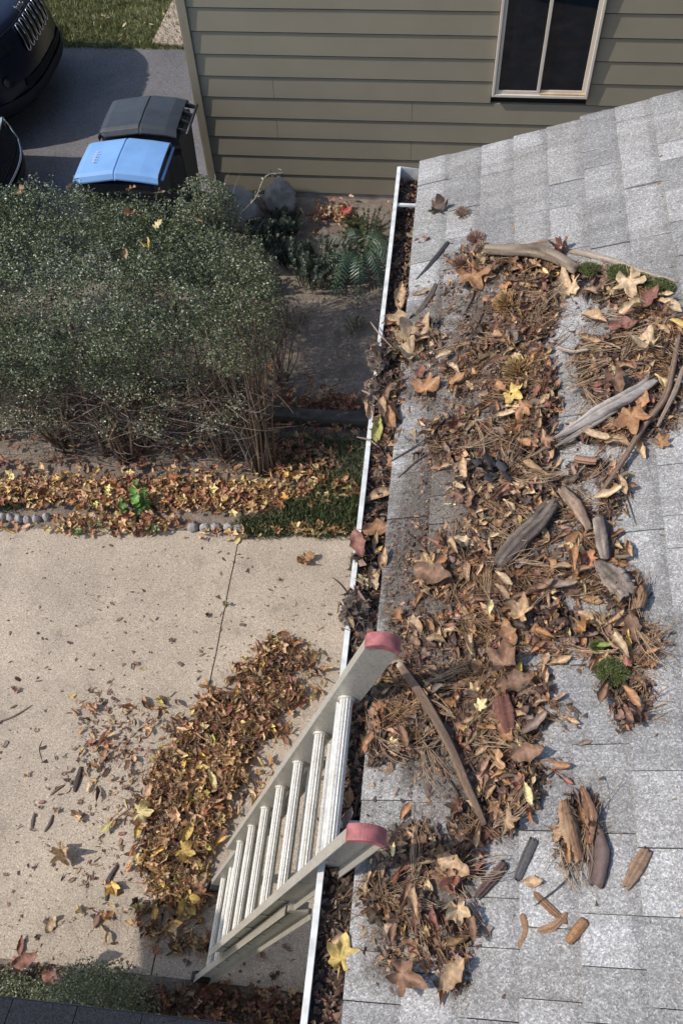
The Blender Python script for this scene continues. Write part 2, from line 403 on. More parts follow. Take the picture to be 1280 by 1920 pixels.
# ------------------------------------------------------------------ the roof we look along
own = thing('house', 'near house with grey shingle roof covered in autumn leaves, white gutter along its edge', 'house', None, (0, 0, 0))
RAKE = 3.221; EXP = .1205; SL = math.sqrt(1+RS*RS)
mb = MB()
for (x0, x1, y0, y1) in ((RX0+.006, 4.3, -6, RAKE-.012),):
    mb.extr([(x0, y0, roofz(x0)-.012), (x1, y0, roofz(x1)-.012), (x1, y1, roofz(x1)-.012), (x0, y1, roofz(x0)-.012)], (0, 0, -.03))
    mb.extr([(8.6, y0, roofz(RX0)-.012), (x1, y0, roofz(x1)-.012), (x1, y1, roofz(x1)-.012), (8.6, y1, roofz(RX0)-.012)], (0, 0, -.03))
part(mb, 'roof_deck', M['timber'], own)
mb = MB(); mb.box((.25, -6, 0), (8.3, RAKE-.25, 2.80)); part(mb, 'wall', M['plaster'], own)
mb = MB(); mb.extr([(.25, RAKE-.26, 2.8), (8.3, RAKE-.26, 2.8), (4.3, RAKE-.26, roofz(4.3)-.06)], (0, .01, 0)); part(mb, 'gable', M['plaster'], own)
mb = MB(); mb.box((RX0+.018, -6, 2.64), (RX0+.038, RAKE-.03, 2.782)); part(mb, 'fascia', M['white'], own)
mb = MB(); mb.box((RX0+.04, -6, 2.66), (.249, RAKE-.03, 2.672)); part(mb, 'soffit', M['white'], own)
mb = MB(); mb.extr([(RX0+.02, RAKE-.03, roofz(RX0)-.19), (4.3, RAKE-.03, roofz(4.3)-.19), (4.3, RAKE-.03, roofz(4.3)-.045), (RX0+.02, RAKE-.03, roofz(RX0)-.045)], (0, .015, 0)); part(mb, 'rake_board', M['white'], own)

# dirt patches baked as an attribute that belongs to the shingles
def blobsum(blobs, u, v):
    d = np.zeros_like(u)
    for (cu, cv, ru, rv, an, k) in blobs:
        c, s = math.cos(math.radians(an)), math.sin(math.radians(an)); a, b = u-cu, v-cv
        q = ((a*c+b*s)/ru)**2+((-a*s+b*c)/rv)**2
        d = np.maximum(d, k*np.clip(1.35-q*.9, 0, 1))
    return d
LITTER = [(980,600,62,120,12,.95),(900,500,62,22,8,.8),(1000,505,110,22,6,.8),(1175,560,85,40,20,1),(1215,650,75,80,0,1),(1120,690,50,75,0,.8),
 (1235,760,40,70,15,.9),(1150,800,75,32,-15,.9),(975,740,75,85,0,1),(880,700,60,60,0,.55),(800,640,35,40,0,.6),(880,830,110,55,0,.7),(980,840,60,40,0,.95),
 (960,920,110,55,0,.9),(1090,890,60,24,-25,.6),(1150,925,30,55,20,.8),(940,1010,80,60,10,.85),(1060,960,55,50,0,.6),(870,1090,90,60,10,.9),(980,1090,80,60,0,.9),
 (1110,1060,55,75,20,.75),(1170,1120,40,45,0,.8),(900,1190,110,55,0,.9),(1040,1190,80,50,0,.85),(1150,1210,85,60,10,.9),(1170,1290,55,45,0,.8),(780,1180,60,35,0,.5),
 (930,1290,100,55,0,1),(790,1300,100,55,20,.9),(745,1370,70,60,0,1),(700,1400,45,40,0,1),(930,1380,80,70,0,1),(960,1470,65,65,0,.9),(900,1540,60,45,0,.85),(1050,1340,45,26,20,.5),
 (780,1600,55,60,-20,.85),(860,1620,50,35,0,.8),(752, 1690, 60, 55, 0, .62),(832, 1752, 72, 60, 20, .68),(765, 1795, 60, 45, 0, .55), (850, 1830, 36, 40, 0, .5),(1080,1560,45,70,10,.85),(1170,1340,26,40,0,.6),(710,1680,45,45,0,.7)]
GRIME = [(800, 700, 60, 90, 0, .6), (770, 930, 60, 90, 0, .45), (760, 1130, 55, 140, 0, .8), (860, 1180, 110, 110, 0, .95), (900, 1050, 80, 80, 0, .8), (780, 1330, 90, 90, 0, 1), (740, 1640, 60, 100, 0, .8), (720, 1780, 50, 90, 0, .6), (900, 860, 120, 60, 0, .8), (900, 640, 60, 80, 0, .9), (860,620,110,130,20,.55),(880,760,120,70,0,.55),(830,980,110,190,0,.7),(830,1100,110,120,0,.75),(830,1230,120,120,0,.9),(850,1400,130,130,0,.8),(790,1640,110,100,0,.8),(960,980,120,220,0,.6),(1150,700,110,160,0,.4),(740,1480,60,80,0,.3)]
def litter(P): u, v = pix(P); return blobsum(LITTER, u, v)
def grime(P): u, v = pix(P); return np.maximum(blobsum(GRIME, u, v), .55*blobsum(LITTER, u, v))

def tab(xa, xb, ya, yb, lift, thick, seed, ragged=.0):
    """one laminated shingle tab: butt edge at xa (down slope), lying on the course below"""
    nx, ny = 4, 3
    V = []; UV = []
    r = np.random.default_rng(seed)
    for top in (1, 0):
        for j in range(ny+1):
            for i in range(nx+1):
                t = i/nx; x = xa+(xb-xa)*t; y = ya+(yb-ya)*j/ny
                z = roofz(x)+lift*(1-t)*.9+(thick if top else 0)*(1 if t < 1 else .3)-.0045
                if top: z += .0006*r.standard_normal()
                V.append((x, y, z)); UV.append((t, j/ny))
    s = (nx+1)*(ny+1); F = []
    for j in range(ny):
        for i in range(nx):
            a = j*(nx+1)+i; F.append((a, a+1, a+nx+2, a+nx+1))
    rim = [i for i in range(nx+1)]+[j*(nx+1)+nx for j in range(1, ny+1)]+[ny*(nx+1)+i for i in range(nx-1, -1, -1)]+[j*(nx+1) for j in range(ny-1, 0, -1)]
    for a, b in zip(rim, rim[1:]+rim[:1]): F.append((a, a+s, b+s, b))
    V = np.array(V); return V, F, grime(V), np.array(UV)
r2 = np.random.default_rng(21)
far = MB(); faruv = []
ntab = 0
for k in range(0, 37):
    xa = RX0+EXP*k; xb = min(xa+EXP+.018, 4.3)
    y = RAKE + r2.uniform(-.010, .006)
    while y > -.6:
        w_ = r2.choice([.10, .135, .165, .165, .20, .235]); ya = max(y-w_, -.6)
        lift, th = .0055, r2.choice([.0035, .0045, .0075, .0085])
        V, F, g, uv = tab(xa-(.0 if k else .004)+r2.uniform(-.0012, .0012), xb, ya+.0013, y-.0008, lift, th, int(r2.integers(1e6)))
        c = np.array([[(xa+xb)/2, (ya+y)/2, roofz(xa)]]); u, v = pix(c)
        if k < 9 and v[0] < 2010 and u[0] < 1360:
            o = mk('shingle', V, F, M['shingle'], None, False, g, uv); child(o, own); ntab += 1
        elif k < 14:
            far.add(V, F, np.repeat(g[:, None], 3, 1)); faruv += list(uv)
        y = ya
print('tabs', ntab)
o = mk('distant_shingles', far.V, far.F, M['shingle'], None, False, np.array(far.C), np.array(faruv)); child(o, own); o['kind'] = 'stuff'
mb = MB(); x0 = RX0+EXP*14
mb.extr([(x0, -6, roofz(x0)), (4.3, -6, roofz(4.3)), (4.3, RAKE, roofz(4.3)), (x0, RAKE, roofz(x0))], (0, 0, -.006))
mb.extr([(RX0, -6, roofz(RX0)), (x0, -6, roofz(x0)), (x0, -.6, roofz(x0)), (RX0, -.6, roofz(RX0))], (0, 0, -.006))
mb.extr([(8.65, -6, roofz(RX0)), (8.65, RAKE, roofz(RX0)), (4.3, RAKE, roofz(4.3)), (4.3, -6, roofz(4.3))], (0, 0, -.006))
part(mb, 'upper_roofing', M['shingle'], own)

# ------------------------------------------------------------------ gutter
GXI, GXO, GB = RX0+.014, -.186, 2.700
gut = thing('gutter', 'white metal gutter packed with dead leaves along the near roof edge', 'gutter', None, (GXO, 1.5, 2.7))
prof = [(GXI, 2.792), (GXI, GB), (GXO+.030, GB), (GXO+.022, GB+.022), (GXO+.004, GB+.050), (GXO, GB+.062), (GXO, EZ+.001), (GXO+.013, EZ+.002), (GXO+.0135, EZ-.008)]
def gprofile(y0, y1):
    th = .0012; n = len(prof); V = []; F = []
    P = np.array(prof); T = np.gradient(P, axis=0); T /= np.linalg.norm(T, axis=1)[:, None]; Nn = np.stack([-T[:, 1], T[:, 0]], 1)
    rows = list(P)+list((P+Nn*th)[::-1])
    ys = np.linspace(y0, y1, 14)
    for y in ys:
        for x, z in rows: V.append((x+.0006*math.sin(y*5.1)*(x < GXO+.02), y, z))
    m = len(rows)
    for i in range(len(ys)-1):
        for j in range(m): F.append((i*m+j, i*m+(j+1) % m, (i+1)*m+(j+1) % m, (i+1)*m+j))
    F += [tuple(range(m)), tuple(range((len(ys)-1)*m, len(ys)*m))[::-1]]
    return V, F
mb = MB(); V, F = gprofile(-3, 3.186); mb.add(V, F); part(mb, 'trough', M['white'], gut)
mb = MB(); mb.extr([(x, 3.1865, z) for x, z in prof[:7]]+[(GXO+.013, 3.1865, EZ+.002)], (0, .0025, 0)); part(mb, 'end_cap', M['white'], gut)
for (u, v) in ((757, 381), (700, 718), (668, 1545), (640, 1990)):
    y = gz(u, v, EZ)[1]; mb = MB()
    mb.box((GXO+.012, y-.010, EZ-.010), (GXI-.001, y+.010, EZ-.007)); mb.box((GXO+.012, y-.010, EZ-.0069), (GXI-.001, y-.008, EZ-.002))
    part(mb, 'hanger', M['white'], gut)

# ------------------------------------------------------------------ dark porch roof at the near corner
pr = thing('porch_roof', 'dark low porch roof edge at the near left corner', 'roof', None, (-2, .1, 2.6))
mb = MB(); mb.extr([(-3.75, .118, 2.6), (-.20, .128, 2.6), (-.20, -2.6, 3.3), (-3.75, -2.6, 3.3)], (0, 0, -.12)); part(mb, 'deck', M['timber'], pr)
mb = MB(); mb.box((-3.75, .112, 2.585), (-.20, .132, 2.603)); part(mb, 'drip_edge', M['paint_grey'], pr, bevel=.004)
for k in range(3):
    x = -3.73
    while x < -.25:
        w_ = random.choice([.16, .2, .25]); y1 = .128-.13*k+random.uniform(-.004, 0)*0
        mb = MB(); sl_ = .7/2.72
        f = lambda y: 2.6+(.12-y)*sl_
        x2 = min(x+w_, -.205)
        mb.extr([(x+.002, y1-.15, f(y1-.15)+.006), (x2, y1-.15, f(y1-.15)+.006), (x2, y1, f(y1)+.008), (x+.002, y1, f(y1)+.008)], (0, 0, .006))
        part(mb, 'shingle', M['dark_shingle'], pr); x += w_

# ------------------------------------------------------------------ extension ladder
lad = thing('extension_ladder', 'aluminium extension ladder with red rail caps leaning on the gutter', 'ladder', None, (-1.0, .65, 0))
LT = np.array([-.064, 3.155]); LB = np.array([-1.005, .0])      # x,z of rail centre line
ld = (LT-LB); LL = np.linalg.norm(ld); ld /= LL; ln = np.array([-ld[1], ld[0]])   # ln points away from the wall side (-x, up)
def L3(s, y, q): p = LB+ld*s+ln*q; return (p[0], y, p[1])
def channel(s0, s1, y, side, depth=.076, fl=.028, q0=0.0, th=.0028):
    """rail: web plane at y, flanges pointing to side (+1/-1); q across the rail"""
    mb = MB()
    def bx(ya, yb, qa, qb):
        V = [L3(s, yy, q) for s in (s0, s1) for yy, q in ((ya, qa), (yb, qa), (yb, qb), (ya, qb))]
        mb.add(V, [(0,1,2,3), (7,6,5,4), (0,4,5,1), (1,5,6,2), (2,6,7,3), (3,7,4,0)])
    a, b = q0-depth/2, q0+depth/2
    bx(min(y, y+side*th), max(y, y+side*th), a, b)
    bx(min(y+side*th*1.02, y+side*fl), max(y+side*th*1.02, y+side*fl), a, a+th)
    bx(min(y+side*th*1.02, y+side*fl), max(y+side*th*1.02, y+side*fl), b-th, b)
    return mb
NY, FY = .470, .872
r1 = part(channel(1.02, LL, NY, -1), 'rail', M['alu'], lad); part(channel(1.02, LL, FY, 1), 'rail', M['alu'], lad)
BQ = -.052
BTOP = 2.38
part(channel(.05, BTOP, NY-.012, -1, .08, .03, BQ), 'base_rail', M['alu'], lad); part(channel(.05, BTOP+.02, FY+.012, 1, .08, .03, BQ), 'base_rail', M['alu'], lad)
# punched marks where the rungs are swaged through the base rail
def rung(s, y0, y1, q, r=.0165, fl=14):
    a = np.linspace(0, 2*np.pi, fl*4, endpoint=False); rr = r*(1+.06*np.sign(np.cos(a*fl))*(np.abs(np.cos(a*fl)) > .2)); m = len(a)
    V = []; ys = [y0, y1]
    for y in ys:
        for t, q_ in zip(a, rr): V.append(L3(s+q_*math.cos(t), y, q+q_*math.sin(t)))
    F = [(i, (i+1) % m, m+(i+1) % m, m+i) for i in range(m)]+[tuple(range(m))[::-1], tuple(range(m, 2*m))]
    mb = MB(); mb.add(V, F); return mb
def disc(mb, s, y, q, r, h):
    a = np.linspace(0, 2*np.pi, 20, endpoint=False); m = 20
    V = [L3(s+r*math.cos(t), yy, q+r*math.sin(t)) for yy in (y, y+h) for t in a]
    mb.add(V, [(i, (i+1) % m, m+(i+1) % m, m+i) for i in range(m)]+[tuple(range(m))[::-1], tuple(range(m, 2*m))])
s = LL-.335; k = 0
while s > 1.05:
    rg = part(rung(s, NY+.0005, FY-.0005, 0), 'rung', M['alu_rung'], lad)
    mb = MB(); disc(mb, s, NY+.0006, 0, .022, .006); disc(mb, s, FY-.0066, 0, .022, .006); o = mb.build('collar', M['alu_rung']); o.parent = rg
    mb = MB(); disc(mb, s, NY-.0058, 0, .017, .003); o = mb.build('rung_end', M['alu']); o.parent = rg
    s -= .292; k += 1
s = .30
while s < BTOP:
    rg = part(rung(s, NY-.0115, FY+.0115, BQ, .0155), 'rung', M['alu_rung'], lad)
    mb = MB(); disc(mb, s, NY-.0188, BQ, .015, .003); o = mb.build('rung_end', M['alu_rung']); o.parent = rg
    s += .292
# one extra rung of the base section showing beside the top rung
part(rung(LL-.62, NY+.03, FY-.03, -.035, .012), 'pulley_bar', M['alu_rung'], lad)
for y, sd in ((NY, -1), (FY, 1)):
    mb = MB(); n = 10
    # rounded red cap over the rail end
    pts = []
    for t in np.linspace(-1, 1, 13): pts.append((LL-.004+.024*(1-abs(t)**2.2), .0415*t))
    pts += [(LL-.020, .0415), (LL-.008, .02), (LL-.004, 0), (LL-.008, -.02), (LL-.020, -.0415)]
    yl, yh = (y-.031, y+.004) if sd < 0 else (y-.004, y+.031)
    V = [L3(s_, yl, q_) for s_, q_ in pts]
    p0 = L3(0, yh, 0); mb.extr(V, (0, yh-yl, 0)); part(mb, 'rail_cap', M['red'], lad, bevel=.003)
for y in (NY-.012, FY+.012):
    mb = MB(); mb.extr([L3(.0, y-.02, BQ-.05), L3(.0, y-.02, BQ+.05), L3(.10, y-.02, BQ+.04), L3(.10, y-.02, BQ-.04)], (0, .04, 0)); part(mb, 'foot', M['rubber'], lad)
mb = MB(); mb.box((-.40, NY-.060, 1.98), (-.385, NY-.045, 2.01)); 
mb = MB(); V = [L3(BTOP-.02, NY-.03, -.02), L3(BTOP+.03, NY-.03, -.02), L3(BTOP+.03, NY-.03, -.075), L3(BTOP-.02, NY-.03, -.075)]; mb.extr(V, (0, .028, 0)); part(mb, 'guide_bracket', M['alu'], lad)

# ------------------------------------------------------------------ wheelie bins
def bin_(name, label, x0, x1, y0, y1, h, body, lidm):
    """hinge and handle on the +x side"""
    t = thing(name, label, 'bin', 'wheeled rubbish bins by the driveway', ((x0+x1)/2, (y0+y1)/2, .035))
    mb = MB(); a = .10
    ring = lambda z, ins: [(x0+ins, y0+ins, z), (x1-.05-ins*.3, y0+ins, z), (x1-.05-ins*.3, y1-ins, z), (x0+ins, y1-ins, z)]
    V = ring(.06, .09)+ring(h-.16, .03)+ring(h-.15, .015)+ring(h-.07, .015)
    F = [(0, 3, 2, 1)]+[(i*4+j, i*4+(j+1) % 4, i*4+4+(j+1) % 4, i*4+4+j) for i in range(3) for j in range(4)]+[(12, 13, 14, 15)]
    mb.add(V, F); part(mb, 'body', body, t, bevel=.014)
    # lid: overhanging, domed, with a ridge seam
    mb = MB(); xs = [x0-.01, x0+.02, x0+.06, (x0+x1)/2-.01, (x0+x1)/2, (x0+x1)/2+.01, x1-.14, x1-(.06 if lidm is not M['blue_plastic'] else .005)]; zs = [-.05, -.012, .0, .042, .034, .044, .03, .012]
    ys = [y0-.01, y0+.01, y0+.04, (y0+y1)/2, y1-.04, y1-.01, y1+.01]; yo = [-.045, -.012, 0, .006, 0, -.012, -.045]
    V = []
    for i, x in enumerate(xs):
        for j, y in enumerate(ys):
            inset = .0
            if i < 2 and j in (0, 6): inset = .03 if j == 0 else -.03
            V.append((x, y+inset, h+min(zs[i]+yo[j], 0 if False else zs[i]+yo[j])))
    m = len(ys); F = [(i*m+j, (i+1)*m+j, (i+1)*m+j+1, i*m+j+1) for i in range(len(xs)-1) for j in range(m-1)]
    b0 = len(V); V += [(x, y, z-.012) for x, y, z in V]; F += [tuple(b0+q for q in f[::-1]) for f in F[:]]
    rim = [j for j in range(m)]+[i*m+m-1 for i in range(1, len(xs))]+[(len(xs)-1)*m+j for j in range(m-2, -1, -1)]+[i*m for i in range(len(xs)-2, 0, -1)]
    for p, q in zip(rim, rim[1:]+rim[:1]): F.append((p, q, q+b0, p+b0))
    mb.add(V, F); lid = part(mb, 'lid', lidm, t, smooth=False, bevel=.004)
    mb = MB()
    mb.tube([(x1+.015, y0+.03, h-.03), (x1+.015, y1-.03, h-.03)], .011, 10)
    o = mb.build('handle', lidm if lidm is M['blue_plastic'] else body, smooth=True); child(o, t)
    if lidm is M['blue_plastic']:
        for yy in (y0+.12, y1-.12):
            mb = MB(); mb.box((x1-.11, yy-.055, h+.008), (x1-.035, yy+.055, h+.018)); part(mb, 'hinge_pad', lidm, t, bevel=.006)
    for yy in (np.linspace(y0+.06, y1-.06, 4) if lidm is not M['blue_plastic'] else []):
        mb = MB(); mb.extr([(x1-.075, yy-.006, h-.03), (x1-.075, yy-.006, h+.008), (x1-.02, yy-.006, h-.004), (x1+.018, yy-.008, h-.022), (x1+.01, yy-.008, h-.045)], (0, .010, 0)); part(mb, 'hinge_rib', lidm, t)
    for yy in (y0+.045, y1-.045-.05):
        mb = MB(); a = np.linspace(0, 2*np.pi, 24, endpoint=False)
        V = [(x1-.08+.11*math.cos(q), yy+e, .035+.11+.11*math.sin(q)) for e in (0, .05) for q in a]; m = 24
        mb.add(V, [(i, (i+1) % m, m+(i+1) % m, m+i) for i in range(m)]+[tuple(range(m))[::-1], tuple(range(m, 2*m))]); part(mb, 'wheel', M['rubber'], t, bevel=.008)
    # moulded mark panel on the lid front half
    return t
b1 = bin_('wheelie_bin', 'black wheeled bin with closed lid behind the blue one', -2.69, -2.0, 6.04, 6.50, 1.07, M['black_plastic'], M['black_plastic'])
b2 = bin_('wheelie_bin', 'blue-lidded recycling bin just behind the hedge', -2.73, -2.07, 5.46, 5.92, 1.07, M['black_plastic'], M['blue_plastic'])
mb = MB()
for i in range(5):
    mb.box((-2.60, 5.60+.030*i, 1.098), (-2.592, 5.618+.030*i, 1.1005), 1); mb.box((-2.585, 5.60+.034*i, 1.100), (-2.575+.006*(i % 2), 5.606+.034*i, 1.1025), 1)
part(mb, 'embossed_marks', M['cream'], b2)

# ------------------------------------------------------------------ cars
def car(name, label, cy, fx, paint, w2, hood, style):
    """nose points to +x, front bumper at fx, centre line y=cy"""
    t = thing(name, label, 'car', 'cars parked on the asphalt', (fx-2.2, cy, .035))
    k = hood/1.02
    prof_ = [(.16,.22),(.03,.30),(.0,.44),(.0,.56),(.035,.66),(.05,.80*k),(.085,.90*k),(.14,.955*k),(.24,.99*k),(.5,1.02*k),(.9,1.06*k),(1.25,1.10*k),(1.33,1.12*k)]
    lat = [(-1,.0),(-1,.35),(-1,.75),(-.985,.93),(-.95,1),(-.88,1),(-.75,1),(-.5,1),(-.25,1),(0,1),(.25,1),(.5,1),(.75,1),(.88,1),(.95,1),(.985,.93),(1,.75),(1,.35),(1,.0)]
    def P(s, z, l, f=1.0):
        zz = .24+(z-.24)*f if z > .24 else z
        ss = s+.42*abs(l)**3.2+.02
        return (fx-ss, cy+l*w2*(1-.06*max(0, (z-.7))), zz-.035*abs(l)**3*(z > .85))
    V = [P(s, z, l, f) for s, z in prof_ for l, f in lat]; m = len(lat)
    F = [(i*m+j, i*m+j+1, (i+1)*m+j+1, (i+1)*m+j) for i in range(len(prof_)-1) for j in range(m-1)]
    mb = MB(); mb.add(V, F)
    # body sides back to the tail
    zt = 1.0*k
    ring = []
    for x in (fx-1.32, fx-2.6, fx-3.9, fx-4.45):
        tp = zt+.07 if x > fx-4.2 else zt-.02
        w_ = w2 if x > fx-4.2 else w2*.93
        ring.append([(x, cy-w_, .24), (x, cy-w_, .7), (x, cy-w_*.97, tp), (x, cy+w_*.97, tp), (x, cy+w_, .7), (x, cy+w_, .24)])
    V = [p for r_ in ring for p in r_]; F = [(i*6+j, i*6+j+1, i*6+7+j, i*6+6+j) for i in range(3) for j in range(5)]+[tuple(range(18, 24))]
    mb.add(V, F)
    o = part(mb, 'body', paint, t, smooth=True)
    # cabin
    mb = MB(); c0 = fx-1.28
    A = [(c0, -.86, zt+.06), (c0, .86, zt+.06), (c0-3.05, .86, zt+.05), (c0-3.05, -.86, zt+.05)]; B_ = [(c0-.75, -.68, zt+.58), (c0-.75, .68, zt+.58), (c0-2.7, .68, zt+.56), (c0-2.7, -.68, zt+.56)]
    V = [(x, cy+y*w2/.92, z) for x, y, z in A+B_]
    mb.add(V, [(4,5,6,7), (0,1,5,4), (1,2,6,5), (2,3,7,6), (3,0,4,7)]); part(mb, 'cabin', M['glass'], t, bevel=.05)
    mb = MB(); mb.box((c0-2.6, cy-.60, zt+.585), (c0-.85, cy+.60, zt+.61)); part(mb, 'roof_panel', paint, t, bevel=.01)
    for sd in (-1, 1):
        for xx in (fx-.92, fx-3.55):
            mb = MB(); a = np.linspace(0, 2*np.pi, 28, endpoint=False); m = 28
            ys = (cy+sd*(w2-.20), cy+sd*(w2+.004)); V = [(xx+.35*math.cos(q), yy, .385+.35*math.sin(q)) for yy in ys for q in a]
            mb.add(V, [(i, (i+1) % m, m+(i+1) % m, m+i) for i in range(m)]+[tuple(range(m))[::-1], tuple(range(m, 2*m))]); wh = part(mb, 'wheel', M['rubber'], t, bevel=.03)
            mb = MB(); V = [(xx+.22*math.cos(q), yy, .385+.22*math.sin(q)) for yy in (ys[1]-sd*.01, ys[1]+sd*.012) for q in a]
            mb.add(V, [(i, (i+1) % m, m+(i+1) % m, m+i) for i in range(m)]+[tuple(range(m))[::-1], tuple(range(m, 2*m))]); o = mb.build('rim', M['chrome']); o.parent = wh
        mb = MB(); mb.extr([(c0-.25, cy+sd*(w2*.9), zt+.10), (c0-.25, cy+sd*(w2+.16), zt+.12), (c0-.38, cy+sd*(w2+.16), zt+.12), (c0-.38, cy+sd*(w2*.9), zt+.10)], (0, 0, .15)); part(mb, 'mirror', paint, t, bevel=.03)
    def front(l, z, out=0.0):
        zs = [p[1] for p in prof_]; ss = [p[0] for p in prof_]
        s = np.interp(z, zs, ss); x, y, zz = P(s, z, l); return (x+out, y, zz+out*.35)
    # lower black trim band with a lip
    V = []; ls = np.linspace(-.96, .96, 25)
    for z, o_ in ((.235, .012), (.33, .030), (.40, .030), (.435, .010)):
        V += [front(l, z, o_) for l in ls]
    mb = MB(); mb.add(V, [(i*25+j, i*25+j+1, i*25+26+j, i*25+25+j) for i in range(3) for j in range(24)]); part(mb, 'bumper_trim', M['rubber'], t, smooth=True)
    mb = MB(); mb.tube([front(l, .925*k, .003) for l in np.linspace(-.86, .86, 40)], .0035, 5); part(mb, 'hood_gap', M['hollow'], t)
    mb = MB(); V = [front(l, z, .008) for z in (.47, .50, .545) for l in np.linspace(-.55, .55, 20)]; mb.add(V, [(i*20+j, i*20+j+1, i*20+21+j, i*20+20+j) for i in range(2) for j in range(19)]); part(mb, 'lower_intake', M['hollow'], t)
    if style == 'slots':
        for i in range(7):
            lc = (i-3)*.100; hw = .036; zc, hh = .80*k, .115*k
            ang = np.linspace(0, 2*np.pi, 24, endpoint=False)
            def sup(q, e, r): return np.sign(q)*abs(q)**e*r
            pts = [(lc+sup(math.cos(a), .6, hw), zc+sup(math.sin(a), .6, hh)) for a in ang]
            mb = MB(); P3 = [front(l, z, .014) for l, z in pts]; mb.tube(P3+[P3[0], P3[1]], .0065, 6); sl_ = part(mb, 'grille_slot', M['chrome'], t, smooth=True)
            mb = MB(); mb.add([front(lc, zc, .005)]+[front(l, z, .007) for l, z in pts], [(0, 1+j, 1+(j+1) % 24) for j in range(24)]); o = mb.build('grille_mesh', M['hollow']); o.parent = sl_
    else:
        pts = [(-.50, .50), (.50, .50), (.62, .62), (.62, .80*k), (.50, .88*k), (-.50, .88*k), (-.62, .80*k), (-.62, .62)]
        P3 = [front(l, z, .016) for l, z in spline(pts+[pts[0]], 60)]
        mb = MB(); mb.tube(P3, .012, 8); gr = part(mb, 'grille_surround', M['chrome'], t, smooth=True)
        for l in np.linspace(-.58, .58, 30):
            mb = MB(); mb.tube([front(l, z, .006) for z in np.linspace(.53, .86*k, 6)], .0035, 4); o = mb.build('grille_bar', M['rubber']); child(o, t)
        for z in np.linspace(.55, .84*k, 9):
            mb = MB(); mb.tube([front(l, z, .006) for l in np.linspace(-.6, .6, 12)], .0035, 4); o = mb.build('grille_bar', M['rubber']); child(o, t)
    for sd in (-1, 1):
        V = []; ls = np.linspace(.52, .93, 8)
        for z, q in ((.80*k, 0), (.84*k, 0), (.88*k, 0), (.905*k, 0)): V += [front(sd*l, z-.02*(l-.5), .012) for l in ls]
        mb = MB(); mb.add(V, [(i*8+j, i*8+j+1, i*8+9+j, i*8+8+j) for i in range(3) for j in range(7)]); part(mb, 'headlight', M['lamp_glass'], t, smooth=True)
        mb = MB(); V = [front(sd*.72, .60, .02)]+[front(sd*.72+.05*math.cos(a), .60+.045*math.sin(a), .018) for a in np.linspace(0, 2*np.pi, 16, endpoint=False)]
        mb.add(V, [(0, 1+j, 1+(j+1) % 16) for j in range(16)]); part(mb, 'fog_light', M['lamp_glass'], t)
    return t, front, k
c1, front1, k1 = car('parked_car', 'dark SUV with a seven-slot chrome grille facing the lawn edge', 8.13, -3.86, M['paint_navy'], .92, 1.04, 'slots')
cu = bpy.data.curves.new('emblem', 'FONT'); cu.body = 'Jeep'; cu.size = .092; cu.extrude = .003; cu.align_x = 'CENTER'
to = bpy.data.objects.new('emblem', cu); COL.objects.link(to); bpy.context.view_layer.update()
me = bpy.data.meshes.new_from_object(to.evaluated_get(bpy.context.evaluated_depsgraph_get())); bpy.data.objects.remove(to)
me.materials.clear(); me.materials.append(M['chrome'])
# text reads when standing in front of the car: letters run along +y, up towards the windscreen
p = Vector(front1(0, .935*k1))+Vector((.012, -.02, .014)); ux = Vector((0, 1, 0)); uy = Vector((-.74, 0, .67)).normalized(); uz = ux.cross(uy)
mt = Matrix((ux, uy, uz)).transposed().to_4x4(); mt.translation = p; me.transform(mt)
o = inst('emblem', me); child(o, c1); print('emblem at', pix(np.array([p])), p)
c2, front2, k2 = car('parked_car', 'dark car with a chrome-rimmed mesh grille, nearest the hedge', 6.12, -3.62, M['paint_grey'], .90, .90, 'mesh')
# ------------------------------------------------------------------ many-instance builder (numpy)
def rot_from(nrm, yaw):
    """(n,3) normals and (n,) yaws -> (n,3,3) with columns x,y,n"""
    nrm = nrm/np.linalg.norm(nrm, axis=1)[:, None]
    a = np.stack([np.cos(yaw), np.sin(yaw), np.zeros_like(yaw)], 1)
    a = a-(a*nrm).sum(1)[:, None]*nrm; a /= np.linalg.norm(a, axis=1)[:, None]+1e-9
    b = np.cross(nrm, a); return np.stack([a, b, nrm], 2)
def scatter(name, lib, P, R, S_, colr, mat, which=None, parent=None):
    """lib: list of (V, F(tris), C); everything joined into one mesh"""
    n = len(P); which = rng.integers(0, len(lib), n) if which is None else which
    VV, FF, CC = [], [], []; base = 0
    for k, (V, F, C) in enumerate(lib):
        ix = np.where(which == k)[0]
        if not len(ix): continue
        q = np.einsum('nij,mj->nmi', R[ix], V)*(S_[ix][:, None, None])+P[ix][:, None, :]
        m = len(V); VV.append(q.reshape(-1, 3)); CC.append((colr[ix][:, None, :]*C[None, :, None]).reshape(-1, 3))
        FF.append((F[None]+(np.arange(len(ix))*m)[:, None, None]+base).reshape(-1, 3)); base += m*len(ix)
    return mk(name, np.concatenate(VV), np.concatenate(FF), mat, parent, True, np.concatenate(CC))
def tri(F): 
    out = []
    for f in F:
        for i in range(1, len(f)-1): out.append((f[0], f[i], f[i+1]))
    return np.array(out, np.int64)

